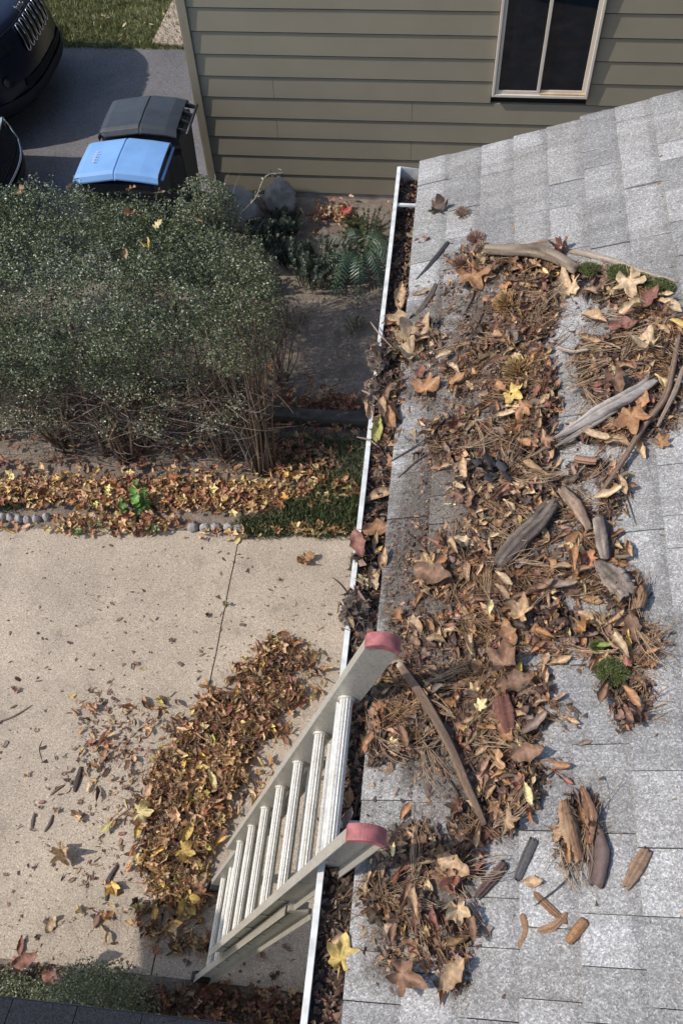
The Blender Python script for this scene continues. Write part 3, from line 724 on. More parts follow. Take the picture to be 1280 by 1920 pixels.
# ---- leaf shapes (unit length about 1, flat in xy, z up)
def leaf_simple(W=.42, curl=.6, bend=.5, twist=.3, seed=0, nl=8, nw=4, ruffle=.03, petiole=True, point=1.0):
    r = np.random.default_rng(seed); V = []; C = []
    ph = r.uniform(0, 6, 4)
    for i in range(nl+1):
        t = i/nl; w_ = W*.5*max(.012, math.sin(math.pi*t**.85)**.75)*(1+.10*math.sin(t*17+ph[0])*(nl > 5)+.09*r.standard_normal())
        ang = bend*(t-.35); x = (math.sin(ang)/bend+.35 if abs(bend) > .01 else t); z0 = (1-math.cos(ang))/bend if abs(bend) > .01 else 0
        for j in range(nw+1):
            s = -1+2*j/nw; c = curl*(1+.4*math.sin(t*3+ph[1])); k = c*abs(s)
            y = w_*(math.sin(k)/max(c, .01))*np.sign(s); z = w_*(1-math.cos(k))/max(c, .01)
            tw = twist*(t-.5); y, z = y*math.cos(tw)-z*math.sin(tw), y*math.sin(tw)+z*math.cos(tw)
            z += ruffle*abs(s)*math.sin(t*11+ph[2]+2*s)
            V.append((x-.5, y, z+z0)); C.append((1.25 if abs(s) < .1 else (1.06 if i % 2 else .90)-.22*abs(s)**2)*(1+.12*r.standard_normal()))
    F = [(i*(nw+1)+j, (i+1)*(nw+1)+j, (i+1)*(nw+1)+j+1, i*(nw+1)+j+1) for i in range(nl) for j in range(nw)]
    if petiole:
        b = len(V); x, y, z = V[nw//2]; V += [(x+.02, y-.012, z), (x+.02, y+.012, z), (x-.14, y+.03, z+.02), (x-.28, y+.02+.05*math.sin(ph[3]), z+.05)]; C += [.8]*4
        F += [(b, b+1, b+2), (b+2, b, b+3)]
    V = np.array(V); V[:, 2] -= V[:, 2].min(); return V, tri(F), np.array(C)
def leaf_maple(seed=0, na=40, rings=(.35, .7, 1.0), fold=.5, crump=.09, lobes=5, deep=.5):
    r = np.random.default_rng(seed); ph = r.uniform(0, 6, 4)
    L = [(0, .66), (.95, .56), (-.95, .56), (1.95, .36), (-1.95, .36)]
    if lobes == 3: L = [(0, .66), (1.0, .46), (-1.0, .46)]
    V = [(0, 0, 0)]; C = [1.2]
    def rad(a):
        m = .30*(1-deep*.2)
        for c, l in L:
            d = abs((a-c+math.pi) % (2*math.pi)-math.pi); l = l*(1+.0)
            m = max(m, l*max(0, 1-(d/.62)**1.15*.62), l*.80*max(0, 1-abs(d-.25)/.16*.35) if l > .4 and d < .42 else 0)
        if abs(abs(a)-math.pi) < .35: m = min(m, .13)
        return m
    for k in rings:
        for i in range(na):
            a = -math.pi+2*math.pi*i/na; q = rad(a)*k; x, y = q*math.cos(a), q*math.sin(a)
            z = fold*abs(y)*.9+crump*math.sin(4*a+ph[0])*k*k+crump*1.2*math.sin(2.2*x*6+ph[1])*k*.6+.5*crump*math.cos(9*a+ph[2])*k**3+fold*.7*(x-.1)**2
            V.append((x, y*math.cos(fold*.5), z)); vein = min(abs((a-c+math.pi) % (2*math.pi)-math.pi) for c, _ in L)
            C.append((1.15 if vein < .09 else 1.0-.22*k*k)*(1+.10*r.standard_normal()))
    F = [(0, 1+i, 1+(i+1) % na) for i in range(na)]
    for k in range(len(rings)-1):
        for i in range(na): a, b = 1+k*na+i, 1+k*na+(i+1) % na; F.append((a, a+na, b+na, b))
    b = len(V); V += [(0, -.008, .0), (0, .008, .0), (-.25, .03, .02), (-.5, .0, .07)]; C += [.8]*4; F += [(b, b+1, b+2), (b+2, b, b+3)]
    V = np.array(V); V[:, 0] -= .08; V[:, 2] -= V[:, 2].min(); return V, tri(F), np.array(C)
BIG = [leaf_simple(.42, .9, .6, .4, 1, 14, 6), leaf_simple(.46, 1.3, -.5, .5, 2, 14, 6), leaf_simple(.36, 1.8, .8, .9, 3, 14, 6), leaf_simple(.52, .9, .9, -.6, 4, 14, 6, .07),
       leaf_simple(.5, 2.2, .5, .6, 5, 10, 6), leaf_simple(.62, 2.6, .3, 1.2, 6, 10, 6, .05), leaf_simple(.46, 1.4, -1.0, -1.0, 7, 10, 6, .05), leaf_simple(.34, .9, 1.3, .5, 8, 10, 6),
       leaf_maple(11, fold=.35), leaf_maple(12, fold=.9, crump=.13), leaf_maple(13, fold=.6, lobes=3), leaf_maple(14, fold=1.3, crump=.16), leaf_maple(15, fold=.15, crump=.10), leaf_maple(16, fold=-.6, crump=.14)]
ISM = list(range(0, 8)); IMA = list(range(8, 14))
SMALL = [leaf_simple(.42, 1.0, .7, .5, 21, 5, 2, 0, True), leaf_simple(.5, 1.7, -.5, .8, 22, 5, 4, .04, True), leaf_simple(.32, 1.2, 1.2, -.6, 23, 5, 2, .03, False), leaf_simple(.55, .6, .4, .3, 24, 5, 4, .06, True),
         leaf_simple(.5, 2.4, .2, 1.0, 25, 5, 4, .05, False), leaf_maple(31, 20, (.5, 1), .8, .14), leaf_maple(32, 20, (.5, 1), .3, .12)]
BITS = [(np.array([(-.5, -.2, 0), (.5, -.12, .1), (.3, .3, .22), (-.35, .22, .04)]), np.array([(0, 1, 2), (0, 2, 3)]), np.array([1, 1.1, .8, .9])),
        (np.array([(-.5, -.05, 0), (.5, -.06, .12), (.48, .06, .10), (-.5, .07, .05)]), np.array([(0, 1, 2), (0, 2, 3)]), np.array([1, 1.1, .8, .9])),
        (np.array([(-.4, -.3, 0), (.5, 0, .2), (-.3, .35, .1)]), np.array([(0, 1, 2)]), np.array([1, .8, 1.1]))]
def needle(bend, n=4, w_=.006):
    V = []; 
    for i in range(n+1):
        t = i/n; x = t-.5; y = bend*(t*t-t)*1.0; z = .05*math.sin(math.pi*t)*bend
        V += [(x, y-w_, z), (x, y+w_, z), (x, y, z+w_*1.5)]
    F = []
    for i in range(n):
        a = i*3
        for j in range(3): F.append((a+j, a+(j+1) % 3, a+3+(j+1) % 3, a+3+j))
    return np.array(V), tri(F), np.ones(len(V))
NEED = [needle(b) for b in (.05, .3, .6, -.4, -.15)]

PAL = {'tan': (.40, .26, .145), 'light tan': (.52, .37, .22), 'brown': (.215, .12, .072), 'dark brown': (.095, .058, .040), 'reddish brown': (.25, .11, .075),
       'grey-brown': (.22, .155, .115), 'orange-brown': (.35, .18, .085), 'yellow': (.60, .42, .13), 'pale yellow': (.66, .54, .26), 'olive-yellow': (.36, .33, .09), 'greenish': (.20, .24, .06)}
PN = list(PAL); PC = np.array([PAL[k] for k in PN])
def pal(n, wts, jit=.16):
    w_ = np.array([wts.get(k, 0) for k in PN], float); i = rng.choice(len(PN), n, p=w_/w_.sum())
    return i, np.clip(PC[i]*(1+jit*rng.standard_normal((n, 1)))*(1+.05*rng.standard_normal((n, 3))), .01, .9)
ROOFW = {'tan': 6, 'light tan': 3.2, 'brown': 4.5, 'dark brown': 3.6, 'reddish brown': 1.3, 'grey-brown': 3, 'orange-brown': 3.2, 'yellow': .25, 'pale yellow': .15}
DARKW = {'tan': 1.5, 'brown': 4, 'dark brown': 6, 'reddish brown': 1, 'grey-brown': 3, 'orange-brown': 1}
PILEW = {'tan': 6, 'light tan': 4, 'brown': 4.5, 'dark brown': 2, 'reddish brown': 1.6, 'grey-brown': 1.5, 'orange-brown': 3, 'yellow': .5, 'pale yellow': .8, 'olive-yellow': .15}

# ---- litter height on the roof: a mat of rotted needles and soil below the leaves
def mat_h(x, y):
    P = np.stack([x, y, roofz(x)], 1); D = litter(P); n = fbm(x*22, y*22, s=50, o=4)
    return np.clip((D-.12)*(n*2.0-.30), 0, 1)*.022, D
nx, ny = 210, 640
X, Y = np.meshgrid(np.linspace(RX0+.004, .90, nx), np.linspace(.12, 2.85, ny)); x, y = X.ravel(), Y.ravel()
h, D = mat_h(x, y); h2 = h+(vn(x*160, y*160, s=61)-.5)*.006*(h > .001)
V = np.stack([x-RN[0]*0, y, roofz(x)+h2*1.0-.002], 1)
i = np.arange(nx*ny).reshape(ny, nx); q = np.stack([i[:-1, :-1].ravel(), i[:-1, 1:].ravel(), i[1:, 1:].ravel(), i[1:, :-1].ravel()], 1)
keep = (h[q] > .0055).all(1); q = q[keep]; used, inv = np.unique(q.ravel(), return_inverse=True)
o = mk('needle_humus', V[used], inv.reshape(-1, 4), M['humus'], None, True); tag(o, 'dark rotted humus and needle mat under the leaves on the roof', 'humus', kind='stuff')

def sample_roof(n, fn, xr=(RX0+.005, .9), yr=(.12, 2.9), thr=.0):
    out = []
    while sum(map(len, out)) < n:
        x = rng.uniform(*xr, 4*n); y = rng.uniform(*yr, 4*n); d = fn(np.stack([x, y, roofz(x)], 1))
        k = rng.uniform(0, 1, 4*n) < np.clip(d-thr, 0, 1); out.append(np.stack([x[k], y[k]], 1))
    a = np.concatenate(out); return a[:n]
def tilt(n, base, amt): return base[None]+rng.standard_normal((n, 3))*np.asarray(amt).reshape(-1, 1)
def on_roof(xy, lift):
    h, D = mat_h(xy[:, 0], xy[:, 1]); return np.stack([xy[:, 0], xy[:, 1], roofz(xy[:, 0])+h+lift], 1), D
# small crumbs everywhere there is grime, dense in the litter
xy = sample_roof(26000, lambda P: np.maximum(litter(P)*.8, grime(P)**1.5*.9)*(.25+1.3*fbm(P[:, 0]*14, P[:, 1]*14, s=5)**2)+.002)
P, D = on_roof(xy, .002+rng.uniform(0, .004, len(xy))); ci, cc = pal(len(xy), {'tan': 1.5, 'brown': 4, 'dark brown': 8, 'grey-brown': 2, 'orange-brown': 1.5})
o = scatter('leaf_crumbs', BITS, P, rot_from(tilt(len(xy), RN, .35), rng.uniform(0, 6.3, len(xy))), rng.gamma(2.2, .0036, len(xy))+.003, cc, M['leaf_many'])
tag(o, 'crumbled bits of leaf and bark strewn over the roof shingles', 'leaf litter', kind='stuff')
# pine needles: loose ones and bundles that share a direction
NB = 300; c = sample_roof(NB, lambda P: litter(P)); dirs = rng.uniform(0, 6.3, NB); pts = []; yw = []
for (bx, by), a in zip(c, dirs):
    k = rng.integers(4, 16); sp = rng.uniform(.10, .55)
    aa = a+rng.normal(0, sp, k); hub = np.array([bx, by]); ln_ = .035
    pts.append(hub+np.stack([np.cos(aa), np.sin(aa)], 1)*ln_*rng.uniform(.6, 1.1, (k, 1))+rng.normal(0, .008, (k, 2))); yw.append(aa)
pts = np.concatenate(pts); yw = np.concatenate(yw); kp = (pts[:, 0] > RX0) & (pts[:, 0] < 1); pts, yw = pts[kp], yw[kp]
P, D = on_roof(pts, .006+rng.uniform(0, .020, len(pts))*np.clip(litter(np.stack([pts[:, 0], pts[:, 1], roofz(pts[:, 0])], 1)), .1, 1))
cc = np.array([(.34, .19, .085), (.44, .28, .13), (.26, .13, .06), (.17, .10, .06)])[rng.integers(0, 4, len(P))]*(1+.15*rng.standard_normal((len(P), 1)))
nn = tilt(len(P), RN, .10)
o = scatter('pine_needles', NEED, P, rot_from(nn, yw), rng.uniform(.05, .11, len(P)), np.clip(cc, .02, .8), M['needle']); tag(o, 'dry brown pine needles tangled through the leaves on the roof', 'pine needles', kind='stuff')
NB = 85; c = sample_roof(NB, lambda P: litter(P)**.7*(P[:, 1] < 2.3)); pts = []; yw = []
for (bx, by) in c:
    a = rng.uniform(0, 6.3); k = rng.integers(4, 13); sp = rng.uniform(.06, .32); aa = a+rng.normal(0, sp, k)
    pts.append(np.array([bx, by])+np.stack([np.cos(aa), np.sin(aa)], 1)*.045); yw.append(aa)
pts = np.concatenate(pts); yw = np.concatenate(yw); kp = (pts[:, 0] > RX0) & (pts[:, 0] < .85); pts, yw = pts[kp], yw[kp]
P, D = on_roof(pts, .022+rng.uniform(0, .010, len(pts))*np.clip(litter(np.stack([pts[:, 0], pts[:, 1], roofz(pts[:, 0])], 1))-.3, 0, 1))
cc = np.array([(.44, .30, .18), (.34, .22, .13), (.50, .37, .24)])[rng.integers(0, 3, len(P))]*(1+.12*rng.standard_normal((len(P), 1)))
o = scatter('pine_needle_bundles', NEED, P, rot_from(tilt(len(P), RN, .08), yw), rng.uniform(.075, .13, len(P)), np.clip(cc, .02, .8), M['needle']); tag(o, 'fans of long golden pine needles lying on top of the leaves', 'pine needles', kind='stuff')
# lower layer of small and broken leaves
xy = sample_roof(1700, lambda P: litter(P)**1.5*(.35+.9*fbm(P[:, 0]*9, P[:, 1]*9, s=8)))
P, D = on_roof(xy, .002+rng.uniform(0, .010, len(xy))); ci, cc = pal(len(xy), {'tan': 2, 'brown': 4, 'dark brown': 7, 'grey-brown': 3, 'orange-brown': 2, 'reddish brown': 1})
o = scatter('small_leaf_litter', SMALL, P, rot_from(tilt(len(xy), RN, .45), rng.uniform(0, 6.3, len(xy))), rng.uniform(.016, .042, len(xy)), cc, M['leaf_many'])
tag(o, 'small broken brown leaves filling the litter on the roof', 'leaf litter', kind='stuff')

xy = sample_roof(1250, lambda P: litter(P)**1.2*(.35+.9*fbm(P[:, 0]*9, P[:, 1]*9, s=8)))
P, D = on_roof(xy, .003+rng.uniform(0, .012, len(xy))); ci, cc = pal(len(xy), ROOFW); wh = rng.choice(len(BIG), len(xy), p=np.array([1.6]*8+[.2]*6)/14.0)
o = scatter('leaf_litter', BIG, P, rot_from(tilt(len(xy), RN, .40), rng.uniform(0, 6.3, len(xy))), rng.uniform(.028, .066, len(xy)), cc*np.array([1.15, 1.12, 1.1]), M['leaf_many'], wh)
tag(o, 'curled brown leaves heaped between the sticks on the roof', 'leaf litter', kind='stuff')
# ---- gutter filling
yy = rng.uniform(.05, 3.17, 2600); xx = rng.uniform(GXO+.012, GXI+.004, 2600)
fill = lambda x, y: GB+.030+.028/(1+np.exp((np.asarray(y)-2.45)*7))+.030*fbm(np.asarray(x)*20, np.asarray(y)*9, s=77)+.028*np.exp(-((np.asarray(y)-1.95)/.35)**2)+.02*np.exp(-((np.asarray(y)-.85)/.25)**2)
gx, gyy = np.meshgrid(np.linspace(GXO+.006, GXI+.001, 14), np.linspace(-.3, 3.18, 420)); hh = fill(gx, gyy)+(vn(gx*200, gyy*200, s=9)-.5)*.012
V = np.stack([gx.ravel(), gyy.ravel(), hh.ravel()], 1); i = np.arange(14*420).reshape(420, 14)
o = mk('gutter_muck', V, np.stack([i[:-1, :-1].ravel(), i[:-1, 1:].ravel(), i[1:, 1:].ravel(), i[1:, :-1].ravel()], 1), M['humus'], None, True); tag(o, 'wet black leaf mould lying along the bottom of the gutter', 'leaf mould', kind='stuff')
P = np.stack([xx, yy, fill(xx, yy)+rng.uniform(.0, .012, len(xx))], 1); ci, cc = pal(len(xx), DARKW)
o = scatter('gutter_litter', SMALL+BITS, P, rot_from(tilt(len(xx), UPN, .6), rng.uniform(0, 6.3, len(xx))), rng.uniform(.010, .032, len(xx)), cc, M['leaf_many']); tag(o, 'small dark leaves packed into the gutter trough', 'leaf litter', kind='stuff')

# ------------------------------------------------------------------ wood, bark and sticks
def wood(name, pts, widths, label, cat, colr, thick=.6, furrow=.18, seed=0, nl=30, nc=20, jag=.5, flat=0.0, tone2=None, group=None, surf='roof', lift=0.0, end=None, mat=None):
    """pts in photo pixels laid on the roof (surf) ; widths in metres; cross-section is an irregular furrowed oval"""
    r = np.random.default_rng(seed+900)
    if surf == 'roof':
        Q = np.array([rf(u, v, .0) for u, v in pts]); 
    elif surf == 'world': Q = np.array(pts, float)
    else: Q = np.array([gz(u, v, surf) for u, v in pts])
    Q = spline(Q, nl); wd = np.interp(np.linspace(0, 1, nl), np.linspace(0, 1, len(widths)), widths)
    if surf == 'roof':
        h, _ = mat_h(Q[:, 0], Q[:, 1]); h = np.convolve(np.pad(h, 4, 'edge'), np.ones(9)/9, 'valid'); Q[:, 2] += np.maximum(h, h.mean()*.8)+(.022 if h.mean() > .003 and wd.mean() > .009 else 0)+wd*thick*.40+lift; up = RN
    elif surf == 'world': up = UPN
    else: Q[:, 2] += wd*thick*.45+lift; up = UPN
    T = np.gradient(Q, axis=0); T /= np.linalg.norm(T, axis=1)[:, None]; B = np.cross(up[None], T); B /= np.linalg.norm(B, axis=1)[:, None]; Nn = np.cross(T, B)
    a = np.linspace(0, 2*np.pi, nc, endpoint=False); prof_ = r.standard_normal(nc); prof_ = prof_/np.abs(prof_).max(); edge = r.uniform(-1, .1, (2, nc)); furrow = furrow*(1.35 if furrow > .13 else 1)
    chunk = wd.mean() > .015 and furrow > .13
    V = []; C = []; UVs = []
    for i in range(nl):
        t = i/(nl-1); e = min(1, (min(t, 1-t)*nl/2.2+.25)**.6) if not chunk else (1 if 0 < i < nl-1 else .8)
        for j, q in enumerate(a):
            k = 1+furrow*prof_[j]*(.7+.6*vn([t*5+j*9.1], [seed*3.1], s=3)[0])+furrow*.5*(vn([t*14], [j*.9+seed], s=5)[0]-.5)
            ext = jag*wd[i]*(r.random()-.5)*.12
            if chunk and (i < 3 or i > nl-4): ext = (-1 if i > nl-4 else 1)*-edge[0 if i < 3 else 1][j]*wd[i]*.55*jag*(1-(min(i, nl-1-i))/3)
            p = Q[i]+B[i]*math.cos(q)*wd[i]*.5*k*e+Nn[i]*math.sin(q)*wd[i]*.5*thick*k*e+T[i]*ext*2
            V.append(p); c0 = np.array(colr)*(1.0+.50*prof_[j]*min(1.4, furrow/.16)+.3*(vn([t*22.0], [j*1.7+seed], s=15)[0]-.5)+.12*r.standard_normal())
            if tone2 is not None: c0 = c0+(np.array(tone2)-c0)*np.clip(vn([t*4+2], [j*.5+seed], s=11)[0]*2-.75, 0, 1)
            if end is not None and t < .03: c0 = np.array(end)
            C.append(np.clip(c0, .01, .9)); UVs.append((t*wd.mean()*0+t*2, j/nc))
    F = [(i*nc+j, i*nc+(j+1) % nc, (i+1)*nc+(j+1) % nc, (i+1)*nc+j) for i in range(nl-1) for j in range(nc)]+[tuple(range(nc))[::-1], tuple(range((nl-1)*nc, nl*nc))]
    o = mk(name, V, F, mat or M['wood'], None, True, np.array(C), np.array(UVs))
    tag(o, label, cat, group)
    return o
PALE, GREYB, BRN, DRK, ORG = (.44, .35, .27), (.24, .19, .155), (.21, .13, .085), (.055, .045, .042), (.42, .21, .10)
wood('branch', [(1038, 468), (1090, 478), (1150, 494), (1200, 512), (1268, 530)], [.022, .018, .020, .016, .010], 'pale bleached branch lying along the top of the litter', 'branch', PALE, .9, .10, 1, 34)
wood('branch', [(903, 484), (950, 489), (1000, 492), (1040, 505), (1078, 526)], [.034, .044, .050, .044, .034], 'thick grey-brown rotten branch left of the pale branch', 'branch', (.22, .165, .115), .7, .2, 2, 34, tone2=(.36, .28, .2))
wood('twig', [(840, 456), (815, 488), (778, 530)], [.018, .020, .010], 'dark grey twig alone near the top of the gutter', 'twig', (.085, .08, .08), .8, .15, 3)
wood('bark_strip', [(818, 532), (800, 568), (762, 612)], [.016, .030, .014], 'curved brown bark strip beside the gutter', 'bark', (.16, .125, .10), .5, .25, 4)
wood('driftwood', [(1222, 728), (1170, 762), (1110, 795), (1032, 838)], [.030, .046, .044, .012], 'weathered pale grey split log piece right of the roof centre', 'wood piece', (.38, .33, .29), .6, .34, 5, 36, 20, .9, tone2=(.10, .075, .06))
wood('driftwood', [(1190, 752), (1120, 800), (1036, 850)], [.018, .026, .008], 'thin split sliver just under the weathered pale log piece', 'wood piece', (.30, .25, .21), .6, .3, 6, 26, 14, .9, tone2=(.10, .08, .06))
wood('branch', [(1268, 640), (1252, 715), (1238, 765), (1200, 815), (1160, 880), (1118, 942)], [.012, .017, .019, .017, .016, .014], 'long brown branch curving down the right side of the litter', 'branch', (.26, .17, .12), .9, .12, 7, 44)
wood('branch', [(1275, 700), (1258, 750), (1225, 815)], [.010, .015, .008], 'thin tan branch running beside the long curved brown branch', 'branch', (.36, .26, .19), .9, .12, 8)
wood('bark_piece', [(1036, 948), (1005, 990), (965, 1030), (926, 1078)], [.038, .050, .054, .034], 'large furrowed grey-brown bark piece in the middle of the roof', 'bark', (.23, .18, .145), .42, .34, 9, 34, 20, .5, tone2=(.11, .085, .07))
wood('bark_piece', [(1045, 926), (1075, 960), (1102, 1006)], [.022, .036, .018], 'tan split bark strip right of the large furrowed bark', 'bark', (.36, .25, .17), .5, .4, 10, tone2=(.2, .14, .1))
wood('bark_piece', [(1118, 978), (1124, 1020), (1131, 1062)], [.026, .030, .020], 'upright grey bark piece below the tan split strip', 'bark', (.29, .235, .19), .5, .42, 11, tone2=(.17, .13, .11))
wood('wood_chip', [(1108, 1062), (1140, 1098), (1176, 1142)], [.012, .052, .036], 'broad grey wood chip with one pointed end', 'wood piece', (.33, .255, .20), .4, .42, 12, 34, 26, 1.2, tone2=(.13, .10, .08))
wood('wood_chip', [(1192, 1108), (1196, 1130), (1190, 1155)], [.022, .026, .022], 'stubby orange-brown bark roll by the broad grey chip', 'bark', (.34, .20, .12), .7, .2, 13)
wood('stick', [(746, 1254), (790, 1318), (838, 1400), (872, 1480), (906, 1556)], [.021, .024, .024, .022, .014], 'long brown stick with a pale broken end beside the ladder', 'stick', (.235, .155, .105), .95, .14, 14, 48, 16, .2, tone2=(.14, .095, .07), end=(.5, .4, .28))
wood('bark_piece', [(1110, 1538), (1124, 1600), (1116, 1668)], [.022, .046, .030], 'dark purple-grey bark slab at the right of the lower litter', 'bark', (.15, .105, .09), .5, .34, 15, 30, 18, .4, tone2=(.25, .18, .15))
wood('bark_piece', [(1052, 1505), (1062, 1560), (1082, 1622)], [.014, .034, .014], 'orange-brown curled bark left of the dark bark slab', 'bark', (.38, .22, .125), .45, .42, 16, tone2=(.5, .34, .2))
wood('bark_piece', [(1085, 1480), (1100, 1535), (1098, 1590)], [.008, .024, .010], 'reddish bark splinter leaning over the dark bark slab', 'bark', (.32, .17, .10), .4, .42, 17)
wood('bark_piece', [(1214, 1592), (1192, 1630), (1170, 1668)], [.022, .030, .016], 'tan bark roll lying alone at the lower right', 'bark', (.36, .23, .15), .7, .16, 18, end=(.45, .32, .22))
wood('bark_roll', [(1096, 1726), (1080, 1745), (1062, 1768)], [.022, .024, .018], 'small orange bark roll at the end of the curved strips', 'bark', (.42, .22, .11), .9, .08, 19)
wood('bark_strip', [(1000, 1674), (1030, 1705), (1062, 1732)], [.012, .016, .010], 'thin straight bark strip above the small orange roll', 'bark', (.34, .19, .11), .6, .15, 20)
wood('bark_strip', [(1006, 1746), (1035, 1738), (1062, 1712)], [.013, .018, .010], 'curved bark strip crossing under the straight strip', 'bark', (.40, .24, .14), .5, .12, 21)
wood('bark_strip', [(978, 1714), (984, 1745), (972, 1778)], [.016, .014, .013], 'short bent bark strip left of the curved strips', 'bark', (.40, .235, .135), .5, .12, 22)
wood('stick', [(948, 1618), (922, 1650), (892, 1684)], [.020, .022, .018], 'dark brown broken stick below the middle litter', 'stick', (.15, .10, .085), .8, .2, 23)
wood('stick', [(1002, 1572), (985, 1610), (968, 1652)], [.020, .022, .018], 'slate-grey broken stick above the dark brown stick', 'stick', (.13, .12, .115), .6, .2, 24)
wood('twig', [(1040, 664), (1068, 672), (1098, 674)], [.014, .012, .009], 'short pale twig on the bare shingles of the upper roof', 'twig', (.46, .35, .27), .9, .1, 25)
wood('bark_piece', [(934, 1312), (942, 1348), (952, 1388)], [.030, .040, .022], 'dark red-brown ribbed bark in the lower litter', 'bark', (.22, .095, .07), .5, .3, 26)
wood('wood_block', [(1072, 872), (1096, 878), (1118, 880)], [.022, .024, .020], 'stubby orange wood block below the weathered log', 'wood piece', (.34, .20, .13), .7, .2, 27)
for i, (a, b, w_) in enumerate([((884, 872), (905, 892), .034), ((906, 868), (926, 900), .030), ((930, 878), (948, 905), .028), ((900, 900), (930, 915), .026), ((938, 900), (960, 925), .022)]):
    wood('charred_chip', [a, ((a[0]+b[0])/2, (a[1]+b[1])/2+2), b], [w_*.9, w_, w_*.8], 'black wood chip in the dark cluster, '+['leftmost of five', 'topmost of five', 'upper right of five', 'lowest of five', 'rightmost of five'][i], 'wood piece', (.050, .048, .050), .28, .34, 30+i, 10, 8, 1.2, group='black wood chips', lift=.012)
TW = [([(694, 604), (712, 628), (738, 655)], .006, 'pale twig poking out over the gutter lip beside the big leaves', 2.83), ([(678, 733), (700, 745), (735, 770)], .008, 'pale twig sticking out over the gutter lip below the root clump', 2.82),
      ([(668, 820), (692, 826), (712, 840)], .006, 'thin twig across the gutter lip by the yellow-green leaf', 2.81)]
for i, (p_, w_, lb, z) in enumerate(TW): wood('twig', p_, [w_*.8, w_, w_*.6], lb, 'twig', (.36, .27, .21), 1, .1, 40+i, 14, 8, surf=z)
wood('twig', [(690, 1438), (675, 1490), (662, 1545)], [.010, .013, .010], 'dark twig standing in the gutter between the ladder rails', 'twig', (.12, .085, .065), 1, .15, 44, 16, 8, surf=2.775)
wood('twig', [(668, 1790), (652, 1850), (638, 1925)], [.010, .011, .012], 'greyish twig in the gutter at the bottom of the picture', 'twig', (.20, .15, .125), 1, .12, 45, 16, 8, surf=2.78)
WHERE = ['curving left of the lower stick tip', 'crossing right from the lower stick tip', 'running down right below the ribbed bark', 'hooked beside the middle of the long stick', 'lying over the rotten branch', 'on the dirty shingles right of the mud clod', 'standing left of the curved branch end', 'slanting from the gutter by the lip twig', 'slanting just below the one by the lip twig', 'drooping right of the curved branch end', 'alone below the orange bark clump', 'in the upper left of the litter', 'left of the upper golden needles']
for i, (p_, w_) in enumerate([([(838, 1560), (858, 1500), (840, 1462)], .006), ([(860, 1520), (905, 1470), (960, 1430)], .004), ([(895, 1370), (960, 1445), (1020, 1490)], .005), ([(890, 1455), (870, 1410), (895, 1385)], .005),
        ([(960, 470), (985, 492), (1010, 520)], .005), ([(760, 1000), (800, 1040), (806, 1090)], .004), ([(1050, 930), (1075, 880), (1062, 868)], .005), ([(730, 870), (780, 840), (820, 812)], .005), ([(745, 900), (790, 862), (840, 842)], .004),
        ([(1140, 905), (1170, 935), (1190, 990)], .003), ([(1000, 1700), (1060, 1650), (1080, 1600)], .003), ([(910, 560), (900, 600), (868, 660)], .006), ([(870, 590), (885, 560), (890, 530)], .006)]):
    wood('twig', p_, [w_, w_*1.1, w_*.6], 'thin dark wiry twig '+WHERE[i], 'twig', (.12, .09, .07), 1, .1, 50+i, 18, 6, 0, group='thin wiry twigs in the roof litter', lift=.006)
# on the driveway
for i, (p_, w_, lb, c_) in enumerate([([(153, 1438), (147, 1462), (140, 1486)], .034, 'dark bark chip lying alone on the left of the driveway', (.10, .075, .065)), ([(222, 1622), (204, 1652), (200, 1690)], .030, 'curved dark bark strip at the left of the leaf pile', (.10, .085, .08)),
        ([(282, 1522), (318, 1532), (352, 1518)], .040, 'long brown seed pod in the driveway leaf pile', (.15, .10, .075)), ([(122, 1472), (108, 1480), (95, 1492)], .018, 'short brown twig by the dark bark chip', (.2, .13, .09)),
        ([(62, 1322), (30, 1342), (-4, 1356)], .012, 'thin curved twig at the left edge of the driveway', (.15, .11, .09)), ([(66, 1525), (62, 1540), (60, 1555)], .018, 'small slender dark twig on the left of the driveway', (.13, .1, .09)),
        ([(100, 1528), (94, 1545), (84, 1560)], .018, 'small forked brown twig on the left of the driveway', (.16, .11, .09)), ([(80, 1388), (74, 1405), (80, 1428)], .006, 'hair-thin curved stem on the driveway above the bark chip', (.14, .1, .08))]):
    wood('twig' if 'twig' in lb or 'stem' in lb else 'bark_chip', p_, [w_*.6, w_, w_*.6], lb, 'twig' if w_ < .03 else 'bark', c_, .6, .2, 70+i, 16, 10, .3, surf=0.0)

# clod hanging over the gutter lip, root clump further up
def clod(name, c, r, label, cat, mat, seed, n=40, amp=.45, colr=None, hair=0):
    th, ph = np.meshgrid(np.linspace(0, np.pi, n//2), np.linspace(0, 2*np.pi, n, endpoint=False), indexing='ij')
    d = np.stack([np.sin(th)*np.cos(ph), np.sin(th)*np.sin(ph), np.cos(th)], 2).reshape(-1, 3)
    k = 1+amp*(fbm(d[:, 0]*2+seed, d[:, 1]*2, d[:, 2]*2, s=seed, o=4)-.5)*2+amp*.35*(vn(d[:, 0]*11+seed, d[:, 1]*11, d[:, 2]*11, s=seed+5)-.5)
    k = k*(1+.22*(vn(d[:, 0]*5+seed*1.7, d[:, 1]*5, d[:, 2]*5, s=seed+8)-.5)*2)
    V = np.array(c)+d*np.array(r)*k[:, None]; m = n
    F = [(i*m+j, (i+1)*m+j, (i+1)*m+(j+1) % m, i*m+(j+1) % m) for i in range(n//2-1) for j in range(m)]
    return tag(mk(name, V, F, mat, None, True), label, cat)
p = gz(664, 1143, 2.80); clod('mud_clod', (p[0], p[1], 2.797), (.034, .052, .028), 'lump of grey-brown mud and roots hanging over the gutter lip', 'mud clod', M['mud'], 3, amp=.75)
